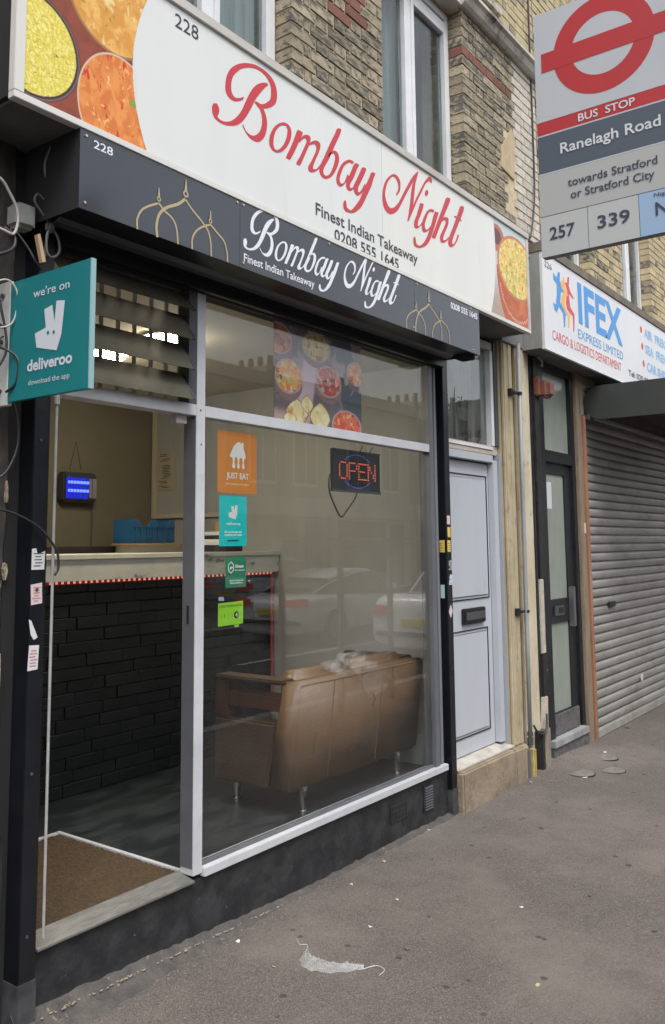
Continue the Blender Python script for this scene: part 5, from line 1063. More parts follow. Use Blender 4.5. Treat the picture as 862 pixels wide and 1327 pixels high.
obj('sill', G().hexa([(5.10, -.01, .25), (5.95, -.01, .25), (5.95, .14, .25), (5.10, .14, .25)], [(5.10, -.01, .262), (5.95, -.01, .262), (5.95, .14, .285), (5.10, .14, .285)]), mat('dirty_white_sill', (.50, .48, .44), .6, (.34, .31, .26), 9, 6), D, bevel=.003)
F = thing('fanlight', 'white framed fanlight with a small paper note above the grey door', 'window', (5.5, .08, 2.35))
cr_ = mat('yellowed_white_frame', (.50, .44, .39), .5, (.42, .36, .31), 5)
obj('frame', G().box(5.10, 5.95, .055, .14, 2.347, 2.415).box(5.10, 5.95, .055, .14, 3.14, 3.20), cr_, F, bevel=.003)
obj('frame', G().box(5.862, 5.905, .05, .14, 2.416, 3.139), M['white'], F, bevel=.003)
obj('frame', G().box(5.9055, 5.955, .04, .14, 2.416, 3.2), M['darkgrey'], F)
obj('bead', G().box(5.11, 5.862, .048, .0545, 2.385, 2.405), M['white'], F)
obj('pane', G().box(5.10, 5.862, .095, .100, 2.416, 3.139), glass('fanlight_glass', (.62, .68, .66), .10, .20), F)
obj('paper_note', G().box(5.42, 5.60, .1015, .1022, 2.575, 2.665), mat('paper_white', (0, 0, 0)), F)
struct('hallway', G().box(5.18, 6.45, .8, .85, 0, 3.2).box(6.0, 6.05, .14, .8, 0, 3.2), mat('dim_hallway', (.10, .105, .10), .9))  # walls coloured dark to paint in the hallway's dimness
struct('wall_fill', G().box(5.955, 6.6, .09, .4, -.02, 3.21), M['pale_stone'])

# step
st = thing('stone_step', 'worn sandstone step below the grey door', 'step', (5.55, .0, 0))
obj('block', G().box(5.103, 5.88, -.045, .139, -.03, .248), M['step'], st, bevel=.012, seg=3)
obj('block', G().box(5.887, 6.085, -.05, .139, -.03, .243), M['step'], st, bevel=.012, seg=3)

# painted pilaster
PL = thing('pilaster', 'cream yellow painted stone pilaster with flutes and runs of dirt beside the grey door', 'pilaster', (6.2, .05, 0))
obj('shaft', G().box(5.958, 6.46, .03, .089, .0, 3.225), M['yellow_stone'], PL, bevel=.004)
obj('flute', G().box(5.972, 6.04, -.004, .0295, .245, 3.22), M['yellow_stone'], PL, bevel=.010, seg=3)
obj('flute', G().box(6.052, 6.125, -.006, .0295, .245, 3.22), M['yellow_stone'], PL, bevel=.010, seg=3)
obj('flute', G().box(6.19, 6.43, -.01, .0295, .06, 3.22), M['pale_stone'], PL, bevel=.012, seg=3)
obj('plinth', G().box(6.0, 6.17, -.035, .0295, .0, .235), M['yellow_stone'], PL, bevel=.008)
DP = thing('drainpipe', 'slim grey vertical pipe with black brackets running down the pilaster', 'pipe', (6.15, -.05, .2))
gp = mat('grey_pipe', (.30, .32, .33), .45, (.22, .23, .24), 6, stretch=(1, 1, .3))
obj('pipe', G().tube([(6.165, -.045, 3.228), (6.158, -.045, 2.0), (6.150, -.045, 1.0), (6.143, -.045, .22)], .015, 12), gp, DP, smooth=True)
obj('collar', G().cyl((6.143, -.045, .235), (6.143, -.045, .285), .023, 14).cyl((6.144, -.045, .30), (6.144, -.045, .325), .022, 14), M['darkgrey'], DP)
for z in (2.84, 1.195): obj('pipe_bracket', G().box(6.07, 6.14, -.04, .03, z-.009, z+.009).cyl((6.158, -.045, z-.010), (6.158, -.045, z+.010), .021, 12).box(6.05, 6.08, -.03, .0, z-.026, z+.026), M['blackmatt'], DP)
yb = thing('pipe_guard', 'yellow painted half round guard at the foot of the grey pipe', 'pipe guard', (6.14, -.05, 0))
obj('guard', G().box(6.12, 6.165, -.085, -.03, .0, .222), mat('chipped_yellow', (.46, .35, .10), .6, (.25, .2, .12), 10, 6, bump=.3), yb, bevel=.014, seg=3)
obj('guard_side', G().box(6.085, 6.119, -.06, .0, .01, .215), mat('blue_grey_lead', (.12, .13, .13), .6), yb, bevel=.008)
TS = thing('timber_strip', 'battered timber strip in black and white painted lengths between pilaster and black door', 'timber strip', (6.5, -.02, 0))
bw = mat('flaking_black', (.009, .009, .010), .6, (.02, .02, .02), 12, 6, bump=.8, bscale=25, col3=(.35, .32, .27), scale3=12, thr3=(.68, .72)); ww = mat('flaking_white', (.52, .48, .42), .7, (.38, .34, .28), 9, 6, bump=.4)
obj('backing', G().box(6.465, 6.56, .0, .088, 0, 3.2), bw, TS, bevel=.006)
obj('wavy_edge', G().hexa([(6.42, -.012, .30), (6.47, -.012, .30), (6.47, .0295, .30), (6.42, .0295, .30)], [(6.44, -.012, 2.2), (6.47, -.012, 2.2), (6.47, .0295, 2.2), (6.44, .0295, 2.2)]), bw, TS)
obj('upper_length', G().box(6.50, 6.60, -.02, -.0005, 1.42, 3.19), bw, TS, bevel=.004)
obj('white_length', G().box(6.475, 6.548, -.024, -.0005, .85, 1.418), ww, TS, bevel=.004)
obj('black_length', G().box(6.46, 6.555, -.03, -.0005, .53, .848), bw, TS, bevel=.006)
obj('white_foot', G().hexa([(6.415, -.045, .30), (6.49, -.045, .30), (6.49, -.0005, .30), (6.415, -.0005, .30)], [(6.44, -.035, .528), (6.525, -.035, .528), (6.525, -.0005, .528), (6.44, -.0005, .528)]), ww, TS, bevel=.004)
obj('bare_foot', G().hexa([(6.36, -.075, .02), (6.45, -.075, .02), (6.45, -.0005, .02), (6.36, -.0005, .02)], [(6.40, -.055, .298), (6.50, -.055, .298), (6.50, -.0005, .298), (6.40, -.0005, .298)]), mat('bare_timber', (.25, .21, .17), .85, (.16, .13, .10), 8, stretch=(3, 3, .5)), TS, bevel=.004)
obj('black_boot', G().box(6.30, 6.355, -.07, .0, .01, .30), bw, TS, bevel=.008)
obj('cable', G().tube([tuple(p) for p in cr([(6.22, -.04, .36), (6.26, -.06, .30), (6.33, -.08, .285), (6.37, -.08, .33), (6.40, -.07, .42)], 6)], .008, 7), blackc, None, 'black cable stub looping out above the boot at the foot of the pilaster', 'cable', smooth=True)

# black door with frosted glass
BD = thing('black_door', 'black framed door with dusty frosted glass beside the roller shutter', 'door', (7.0, .03, .1))
blk = mat('black_door_paint', (.006, .0065, .009), .45, (.012, .013, .016), 8, 6, bump=.3, bscale=30)
fg = mat('dusty_frosted_glass', (.22, .25, .215), .22, (.28, .31, .27), 2.5, 5, spec=.7, stretch=(1, 1, .6), bump=.05, bscale=8)
obj('jamb', G().box(6.605, 6.735, .0, .08, .1, 3.22), blk, BD, bevel=.004)
obj('jamb', G().box(7.34, 7.415, .005, .08, .1, 3.22), blk, BD, bevel=.004)
obj('head', G().box(6.736, 7.339, .008, .08, 3.13, 3.22), blk, BD)
obj('transom', G().box(6.736, 7.339, .002, .08, 2.36, 2.46), blk, BD, bevel=.006)
obj('transom_pane', G().box(6.74, 7.336, .04, .046, 2.4605, 3.129), fg, BD)
dl = obj('door_leaf', G().box(6.738, 6.79, .03, .06, .17, 2.35).box(7.19, 7.338, .03, .06, .17, 2.35).box(6.79, 7.19, .03, .06, 2.27, 2.35).box(6.79, 7.19, .028, .06, 1.05, 1.24).box(6.79, 7.19, .03, .06, .17, .345), blk, BD)
obj('pane', G().box(6.79, 7.19, .042, .046, 1.2405, 2.2695), fg, dl); obj('pane', G().box(6.79, 7.19, .042, .046, .3455, 1.0495), fg, dl)
obj('letterbox', G().box(6.86, 7.06, .018, .0275, 1.105, 1.185), M['darkgrey'], dl, bevel=.003)
obj('letterbox_slot', G().box(6.94, 7.04, .0165, .0178, 1.125, 1.17), gasket, dl)
obj('handle_plate', G().box(7.19, 7.25, -.012, .0295, 1.0, 1.33), mat('steel_plate', (.20, .20, .21), .35, metal=.7), dl, bevel=.004)
obj('notice', G().box(6.82, 6.93, .040, .0415, 1.98, 2.20), mat('faded_notice', (.50, .52, .55), .7), dl)
obj('kick_board', G().box(6.776, 7.30, .014, .0295, .175, .335), mat('scuffed_board', (.06, .06, .062), .8, (.13, .12, .12), 20, 6, bump=.7), dl)
obj('sill', G().box(6.62, 7.36, -.045, .08, .115, .168), mat('grey_sill', (.33, .34, .35), .6, (.22, .22, .22), 8), BD, bevel=.004)
obj('sill_board', G().box(6.62, 7.36, -.03, .08, -.02, .1148), mat('scuffed_board', (0, 0, 0)), BD)
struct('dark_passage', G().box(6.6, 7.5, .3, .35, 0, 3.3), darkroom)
AB = thing('alarm_bell', 'rusty red alarm bell box on the black jamb', 'alarm box', (6.63, -.03, 2.92))
rr = mat('faded_red_paint', (.24, .085, .06), .75, (.16, .07, .055), 9, 6)
obj('base', G().box(6.50, 6.60, -.05, .0, 2.87, 3.03), rr, AB, bevel=.01)
obj('box', G().box(6.565, 6.71, -.10, -.03, 2.865, 3.0), rr, AB, bevel=.018, seg=3)
obj('cap', G().box(6.60, 6.69, -.115, -.1005, 2.885, 2.985), rr, AB, bevel=.006)
g = G().tube([tuple(p) for p in cr([(6.60, -.02, 3.2), (6.63, -.04, 3.17), (6.66, -.03, 3.13), (6.65, -.02, 3.15)], 5)], .008, 6); obj('cable', g, whitec, None, 'short pale cable stub under the freight shop sign', 'cable')

# stone jamb and steel guide left of the shutter
JB = thing('shutter_jamb', 'brown painted stone jamb left of the roller shutter', 'jamb', (7.48, 0, 0))
obj('shaft', G().box(7.416, 7.535, -.02, .12, 0, 3.24), mat('brown_stone', (.17, .13, .095), .8, (.26, .20, .14), 5, 7, bump=.4, stretch=(3, 1, .5), col3=(.07, .06, .05), scale3=6, thr3=(.58, .7)), JB, bevel=.006)
obj('bracket_plate', G().box(7.49, 7.53, -.024, -.0205, 1.78, 1.87), mat('cream_patch', (.5, .46, .36), .7), JB)
obj('steel_guide', G().box(7.537, 7.60, -.035, .12, 0, 2.83), mat('rust_orange_primer', (.33, .16, .085), .7, (.22, .11, .065), 8, 6, bump=.2, stretch=(1, 1, .4), col3=(.30, .24, .16), scale3=5, thr3=(.55, .7)), JB, bevel=.004)
obj('upper_block', G().box(7.42, 7.98, .0, .12, 2.84, 3.24), mat('buff_block', (.33, .28, .21), .85, (.24, .2, .15), 6, 6, bump=.3), JB)
RS = thing('roller_shutter', 'closed grey steel roller shutter of the freight shop', 'roller shutter', (9.1, .02, 0))
slat_m = mat('galvanised_slat', (.31, .30, .285), .55, (.24, .23, .215), 3, 8, metal=.25, bump=.12, bscale=60, stretch=(.7, 1, 2), col3=(.14, .12, .10), scale3=2.2, thr3=(.55, .75), rand=.10)
pr = [(.004, 0), (.010, .003), (.002, .007), (-.004, .012), (-.0075, .026), (-.0085, .042), (-.0075, .056), (-.003, .068), (.004, .073), (.008, .077), (.004, .0795)]
SX0, SX1 = 7.604, 10.75; pitch = .0805
def slat_geo(z):
    n = len(pr); g = G(); xsn = [SX0, SX1]
    vs = [(x, .02+a, z+b) for x in xsn for a, b in pr]; fs = [(i, i+1, n+i+1, n+i) for i in range(n-1)]
    vs += [(x, .045, z+b) for x in xsn for b in (0, .0795)]; k = 2*n
    fs += [(k, k+1, k+3, k+2)]; return g.add(vs, fs)
sl = obj('slat', slat_geo(0), slat_m, RS, fix=True); me = sl.data; sl.location = (0, 0, .075)
for i in range(1, 34):
    o = bpy.data.objects.new('slat', me); COL.objects.link(o); o.parent = RS; o.location = (0, (.0006 if i % 2 else 0), .075+pitch*i)
obj('bottom_rail', G().box(SX0, SX1, -.005, .05, .002, .072), mat('pale_bottom_rail', (.36, .35, .32), .55, (.26, .25, .23), 6, metal=.2), RS, bevel=.006)
obj('keyhole', G().box(8.10, 8.27, -.008, .004, 1.105, 1.150), gasket, RS)
obj('sticker', G().cyl((8.97, .0, .36), (8.97, -.004, .36), .035, 12), mat('paper_white', (0, 0, 0)), RS)
obj('head_rail', G().box(7.604, 10.8, -.06, .1, 2.795, 2.845), M['darkgrey'], RS, bevel=.004)
obj('head_rail', G().box(7.70, 10.8, -.11, -.062, 2.80, 2.83), mat('galvanised_slat', (0, 0, 0)), RS, bevel=.004)
struct('shop_wall', G().box(10.76, 14.5, -.0, .3, 0, 3.3).box(6.81, 14.5, .08, .4, 2.85, 3.45), M['step'])
# canopy box projecting over the shutter
CB = thing('canopy_box', 'dark grey rounded canopy housing jutting out over the roller shutter', 'canopy', (9.2, -.5, 2.79))
cm = mat('charcoal_powder_coat', (.030, .034, .032), .55, (.037, .041, .038), 3)
def canopy_profile():
    R_ = .155; pts = []
    for i in range(13):
        a = math.pi/2 + math.pi*i/12
        pts.append((-R_-.0+R_*math.cos(a)*1.0, 2.9475+R_*math.sin(a)))
    # u measured from the wall towards the street is -y
    out_ = [(0.0+(-(p[0]))-.31+.155*0, p[1]) for p in pts]
    return pts
P_ = [(-.155+.155*math.cos(math.pi/2-math.pi*i/14), 2.9475+.155*math.sin(math.pi/2-math.pi*i/14)) for i in range(15)]   # rounded wall side, y from -.155 to 0
P_ += [(-1.12, 2.7925), (-1.16, 2.83), (-1.16, 3.08), (-1.12, 3.1025)]
obj('end_plate', G().prism(P_, lambda u, v, d: (d, u, v), 7.650, 7.662), cm, CB, bevel=.003)
obj('end_plate', G().prism(P_, lambda u, v, d: (d, u, v), 10.75, 10.762), cm, CB)
obj('hood', G().box(7.663, 10.749, -1.15, -.02, 3.085, 3.098), cm, CB); obj('front', G().box(7.663, 10.749, -1.155, -1.14, 2.80, 3.084), cm, CB)
obj('liner', G().box(7.663, 10.749, -1.139, -.13, 2.93, 2.94), M['blackmatt'], CB)
obj('roller_tube', G().cyl((7.67, -.55, 2.9), (10.74, -.55, 2.9), .05, 14), M['blackmatt'], CB)

# freight shop sign
yi = -.2
FS = thing('shop_sign', 'white freight company signboard with blue and red lettering at the right', 'sign', (8.6, 0, 3.2))
obj('panel', G().box(6.318, 11.6, yi, yi+.02, 3.212, 3.975), mat('sign_white_cool', (.66, .67, .69), .35, (.62, .63, .66), 1.5), FS)
obj('casing', G().box(6.315, 11.6, yi+.0205, .07, 3.205, 3.975), mat('grey_acrylic_side', (.33, .335, .32), .5, (.24, .24, .22), 5, 6, stretch=(1, 1, .4)), FS)
obj('soffit', G().box(6.33, 11.6, yi+.022, .068, 3.198, 3.2045), mat('soffit_dark_grey', (.15, .15, .145), .8, (.08, .08, .08), 4), FS)  # underside in a darker mottled grey than the panel
obj('trim', G().box(6.31, 11.6, yi-.006, yi+.02, 3.194, 3.2115), M['white'], FS)
obj('capping', G().box(6.31, 11.6, yi-.01, .06, 3.977, 4.055), mat('brown_capping', (.12, .10, .08), .8, (.20, .17, .13), 6, bump=.3), FS, bevel=.004)
fi = FR(yi); sb = mat('sign_blue', (.035, .26, .62), .4); sb2 = mat('sign_blue_pale', (.20, .42, .70), .4); sr = mat('sign_red_print', (.62, .035, .04), .4)
text(FS, '226', fi, 6.360, 6.512, 3.866, .048, ink)
text(FS, 'IFEX', fi, 7.075, 8.235, 3.563, .335, sb, bold=.028)
text(FS, 'EXPRESS LIMITED', fi, 7.045, 8.225, 3.418, .078, sb)
text(FS, 'CARGO & LOGISTICS DEPARTAMENT', fi, 6.475, 8.150, 3.299, .078, sr)
for i, (s_, x0, x1, z) in enumerate((('AIR  FREIGHT', 8.945, 10.0, 3.785), ('SEA  FREIGHT', 8.955, 10.0, 3.615), ('CAR SHIPPING', 8.985, 10.05, 3.438))):
    text(FS, s_, fi, x0, x1, z, .088, sb2, bold=.03)
    g = G(); disc(g, (8.845+.015*i, z+.055), .036, fi, .001, 18); obj('bullet', g, sr, FS, fix=False)
text(FS, 'Tel: 020 8555', fi, 8.364, 9.15, 3.298, .055, ink, bold=.02)
BL = [(6.5391,3.857),(6.6039,3.8308),(6.6438,3.8878),(6.6845,3.8935),(6.6774,3.824),(6.7126,3.7738),(6.7615,3.74),(6.7093,3.7414),(6.6905,3.7281),(6.6644,3.6414),(6.7191,3.613),(6.7619,3.5772),(6.7956,3.5617),(6.7705,3.5474),(6.7548,3.4542),(6.731,3.4495),(6.7252,3.5604),(6.6373,3.5997),(6.5859,3.5399),(6.5424,3.5526),(6.5146,3.6081),(6.5693,3.5982),(6.601,3.6896),(6.6102,3.7809),(6.5447,3.8007)]
YL = [(6.7591,3.8848),(6.7849,3.8501),(6.7905,3.7922),(6.8286,3.76),(6.8797,3.7351),(6.848,3.7187),(6.8023,3.7357),(6.7703,3.6558),(6.7884,3.6055),(6.8809,3.5796),(6.8442,3.4628),(6.8199,3.458),(6.8248,3.5587),(6.7855,3.5777),(6.7191,3.613),(6.6879,3.6466),(6.7054,3.7045),(6.762,3.7446),(6.7126,3.7738),(6.6819,3.8116),(6.7432,3.8446)]
RL = [(6.8554,3.8995),(6.892,3.9039),(6.8719,3.8298),(6.9034,3.7866),(6.9837,3.7401),(6.9465,3.7364),(6.8643,3.7591),(6.8767,3.7069),(6.8885,3.6499),(6.9804,3.6004),(6.9579,3.4531),(6.9392,3.4495),(6.9413,3.5784),(6.8131,3.6153),(6.7953,3.6705),(6.8134,3.7291),(6.849,3.7281),(6.8306,3.7788),(6.7894,3.8375),(6.8371,3.8399)]
for P2, mm, d in ((YL, mat('sign_orange', (.78, .40, .06), .4), .001), (RL, sr, .0014), (BL, sb, .0018)):
    g = G(); flat(g, P2, fi, d); obj('runner_figure', g, mm, FS, fix=False)
g = G(); rn = random.Random(77)   # torn bits and wires in the gap between the two signs
for i in range(9): g.tube([(5.96+rn.uniform(0, .1), -.12+rn.uniform(-.05, .05), 3.3+.09*i), (6.05+rn.uniform(0, .12), -.15+rn.uniform(-.04, .04), 3.34+.09*i), (6.10+rn.uniform(0, .12), -.10, 3.30+.09*i+rn.uniform(-.05, .05))], rn.uniform(.005, .012), 6)
obj('cable_bundle', g, greyc, None, 'tangle of grey wires in the gap between the two signboards', 'cable bundle')
obj('gap_plate', G().box(5.935, 6.308, -.02, .09, 3.22, 3.98), mat('dull_grey_sheet', (.16, .17, .18), .6, (.22, .22, .22), 5), None, 'dull grey sheet closing the gap between the two signboards', 'metal sheet')
def wcable(pts, r, m, lb): obj('cable', G().tube([tuple(p) for p in cr(pts, 7)], r, 6), m, None, lb, 'cable', 'cables across the brick wall', smooth=True)
wcable([(5.42, .0, 4.20), (5.55, -.03, 4.16), (5.75, -.03, 4.16), (5.95, -.02, 4.24)], .008, greyc, 'grey cable sagging across the pier just above the signboard')
wcable([(5.40, .0, 4.16), (5.60, -.04, 4.13), (5.80, -.02, 4.17)], .006, blackc, 'thinner black cable below the grey one above the signboard')
wcable([(5.93, -.03, 4.05), (6.02, -.03, 4.14), (6.12, -.03, 4.15), (6.30, -.03, 4.08), (6.40, -.02, 4.0)], .014, mat('grey_conduit', (.25, .26, .26), .5), 'thick grey conduit elbow over the right end of the signboard')
wcable([(6.70, -.01, 7.0), (6.70, -.01, 5.2), (6.66, -.02, 4.6), (6.55, -.03, 4.25), (6.47, -.02, 4.12)], .007, blackc, 'black cable coming down the white painted brickwork')
wcable([(6.36, -.06, 4.12), (6.50, -.10, 4.08), (6.66, -.06, 4.10), (6.74, -.02, 4.2)], .012, greyc, 'grey cable crossing to the freight sign')

# ------------------------------------------------------------------ bus stop
BS = thing('bus_stop_sign', 'bus stop flag with red roundel on a pole at the kerb', 'bus stop', (3.0, -2.12, 0))
u0, u1 = 1.541, 2.065
obj('flag', G().box(3.0005, 3.035, -u1, -u0, 2.757, 3.713), mat('flag_grey_edge', (.20, .21, .22), .5), BS, bevel=.002)
bl = LX(3.0)
def plate(a, b, z0, z1, m, lift=.0): obj('plate', G().box(2.9985-lift, 3.0004, -b, -a, z0, z1), m, BS)
fw_ = mat('flag_white', (.44, .46, .49), .4, (.41, .43, .46), 2); fr_ = mat('flag_red', (.42, .020, .025), .4, (.38, .02, .025), 2); fb_ = mat('flag_slate', (.065, .082, .11), .4); fgr = mat('flag_warm_grey', (.37, .375, .37), .45)
plate(u0, u1, 3.281, 3.713, fw_); plate(u0, u1, 3.230, 3.2795, fr_); plate(u0, u1, 3.224, 3.2295, fw_); plate(u0, u1, 3.080, 3.2235, fb_)
plate(u0, u1, 3.074, 3.0795, fw_); plate(u0, u1, 2.914, 3.073, fgr)
til = mat('tile_grey', (.42, .43, .43), .45)
plate(u0, 1.717, 2.758, 2.911, til); plate(1.720, 1.898, 2.758, 2.911, til); plate(1.901, u1, 2.758, 2.911, mat('tile_blue', (.27, .39, .56), .45))
g = G(); disc(g, (1.800, 3.512), .186, bl, .002, 64, .116); obj('roundel_ring', g, fr_, BS, fix=False)
g = G(); flat(g, [(1.567, 3.474), (2.033, 3.474), (2.033, 3.550), (1.567, 3.550)], bl, .0026); obj('roundel_bar', g, fr_, BS, fix=False)
pw = mat('flag_white_print', (.56, .58, .62), .4); nv = mat('flag_navy_print', (.03, .04, .07), .45)
text(BS, 'BUS  STOP', bl, 1.700, 1.905, 3.241, .028, pw, bold=.015, lift=.0035)
text(BS, 'Ranelagh Road', bl, 1.628, 1.988, 3.139, .039, pw, bold=.015, lift=.0035)
text(BS, 'towards Stratford', bl, 1.651, 1.970, 3.006, .029, nv, bold=.012, lift=.0035)
text(BS, 'or Stratford City', bl, 1.660, 1.958, 2.958, .029, nv, bold=.012, lift=.0035)
text(BS, '257', bl, 1.575, 1.670, 2.820, .045, nv, bold=.015, lift=.0035); text(BS, '339', bl, 1.753, 1.868, 2.822, .045, nv, bold=.015, lift=.0035)
text(BS, 'Night', bl, 1.952, 2.01, 2.889, .013, nv, bold=.01, lift=.0035); text(BS, 'N8', bl, 1.955, 2.035, 2.822, .045, nv, bold=.015, lift=.0035)
obj('pole', G().cyl((3.017, -2.12, 0), (3.017, -2.12, 3.85), .045, 20), mat('grey_post', (.22, .23, .24), .45), BS, smooth=False)

# ------------------------------------------------------------------ pavement furniture and litter
def cover(x, y, r, label, g_='small round covers in the pavement'):
    z = pave_h(x, y); t = thing('manhole_cover', label, 'cover', (x, y, z), g_); mm = mat('cast_iron_cover', (.20, .185, .17), .7, (.13, .12, .115), 14, 6, bump=.4)
    obj('rim', G().cyl((x, y, z-.01), (x, y, z+.0015), r, 32), M['blackmatt'], t); obj('lid', G().cyl((x, y, z-.01), (x, y, z+.0035), r*.93, 32), mm, t)
    obj('keyhole', G().box(x-.012, x+.012, y+r*.6, y+r*.6+.006, z+.003, z+.0045), M['blackmatt'], t)
cover(6.99, -.29, .105, 'farthest of the three round covers, nearest the roller shutter'); cover(6.68, -.45, .10, 'round cover nearest the kerb with a dark rim'); cover(6.436, -.297, .11, 'pale round cover nearest the pilaster, litter on its edge')
def litter_bag():
    out_ = [(2.98, -.40), (3.02, -.30)]
    g = G(); rn = random.Random(8); NU, NV = 34, 12; p0 = Vector((3.005, -.40)); p1 = Vector((3.065, -.66)); 
    spine = cr([(3.045, -.375), (2.985, -.43), (2.975, -.50), (3.01, -.58), (3.06, -.655)], NU//4)
    wd_ = [.006, .018, .035, .045, .05, .045, .04, .032, .02, .006]
    vs = []; n = len(spine)
    for i, p in enumerate(spine):
        t = spine[min(i+1, n-1)]-spine[max(i-1, 0)]; t = t/np.hypot(*t); nn = np.array((-t[1], t[0])); w = np.interp(i/(n-1), np.linspace(0, 1, 10), wd_)
        for j in range(NV):
            k = (j/(NV-1)-.5)*2; q = p+nn*w*k*(1+rn.uniform(-.15, .15)); vs.append((q[0], q[1], .003+abs(rn.gauss(0, .007))*(1-k*k*.7)+(.007*math.sin(j*1.9+i*.3)+.007)*(1-k*k)))
    g.v = vs; g.f = [(i*NV+j, i*NV+j+1, (i+1)*NV+j+1, (i+1)*NV+j) for i in range(n-1) for j in range(NV-1)]; return g
t = thing('littered_bag', 'torn clear plastic bag lying on the pavement in front of the window', 'plastic bag', (3.02, -.52, 0))
obj('film', litter_bag(), film('litter_film', .30, (.56, .57, .57)), t, smooth=True)
obj('handle', G().tube([tuple(p) for p in cr([(3.045, -.375, .005), (3.09, -.345, .006), (3.075, -.315, .006), (3.11, -.27, .005)], 5)], .0013, 5), film('litter_film2', .7, (.6, .6, .6)), t)
obj('handle', G().tube([tuple(p) for p in cr([(3.06, -.655, .005), (3.10, -.69, .012), (3.09, -.735, .012), (3.05, -.735, .005)], 5)], .0016, 5), film('litter_film3', .7, (.6, .6, .6)), t)
rn = random.Random(41)
def bit(x, y, w, col, label, nm='litter_scrap'):
    z = pave_h(x, y)+.003; n = 7; pts = [(x+w*rn.uniform(.6, 1)*math.cos(2*math.pi*i/n), y+w*rn.uniform(.5, 1)*math.sin(2*math.pi*i/n)) for i in range(n)]
    obj(nm, G().prism(pts, lambda u, v, d: (u, v, z+d+.003*math.sin(u*300)), 0, .003), mat('scrap_'+col, dict(white=(.68, .67, .64), buff=(.42, .34, .22), orange=(.45, .20, .07), dark=(.03, .028, .027))[col], .7), None, label, 'litter', 'scraps of litter on the pavement')
for (x, y, w, c, lb) in ((3.99, -.92, .013, 'white', 'white paper scrap towards the kerb'), (3.35, -1.27, .012, 'buff', 'small buff stone at the bottom edge'), (3.72, -.40, .012, 'white', 'small white scrap in the middle of the pavement'),
        (3.40, -.46, .012, 'white', 'white scrap right of the torn bag'), (2.93, -.09, .010, 'white', 'round white bit close to the black riser'), (3.74, -.12, .010, 'white', 'white speck near the riser below the sofa'), (4.7, -.02, .012, 'white', 'white speck near the vent grille'),
        (4.1, -.08, .014, 'buff', 'buff fragment in the gutter of the riser'), (6.36, -.36, .03, 'white', 'white litter on the edge of the pale round cover'), (7.15, -.24, .016, 'white', 'white speck beside the farthest round cover'), (6.9, -.95, .02, 'white', 'white scrap at the right edge of the pavement'),
        (6.0, -.10, .012, 'white', 'white crumb below the plinth of the pilaster'), (2.86, -.35, .009, 'white', 'tiny white dot left of the torn bag'), (8.25, .0-.07, .03, 'dark', 'dark twig by the foot of the roller shutter')):
    bit(x, y, w, c, lb)
g = G(); rn = random.Random(6)   # gritty debris near the walls
for i in range(900):
    k = rn.random()
    if k < .45: x = rn.gauss(6.6, .4); y = -.03-abs(rn.gauss(0, .16))
    elif k < .8: x = rn.uniform(2, 6.1); y = .01-abs(rn.gauss(0, .06))
    else: x = rn.uniform(2, 8); y = -abs(rn.gauss(0, .6))-.05
    if y < -2: continue
    r_ = rn.uniform(.002, .006); g.ellipsoid((x, y, pave_h(x, y)+r_*.3), (r_*rn.uniform(.8, 1.6), r_, r_*.7), 5, 3)
obj('grit', g, mat('grit', (.26, .22, .18), .9, (.10, .09, .08), 80), kind='stuff')
g = G(); rn = random.Random(16)
for i in range(34):
    x = rn.uniform(2.5, 7.5); y = -rn.uniform(.3, 2.0)**1.1; r_ = rn.uniform(.006, .017); n = 9; z = .0025+pave_h(x, y)
    g.prism([(x+r_*rn.uniform(.7, 1)*math.cos(2*math.pi*i_/n), y+r_*rn.uniform(.7, 1)*math.sin(2*math.pi*i_/n)) for i_ in range(n)], lambda u, v, d: (u, v, z+d), 0, .0015)
obj('trodden_gum', g, mat('trodden_gum', (.06, .055, .052), .7), kind='stuff')
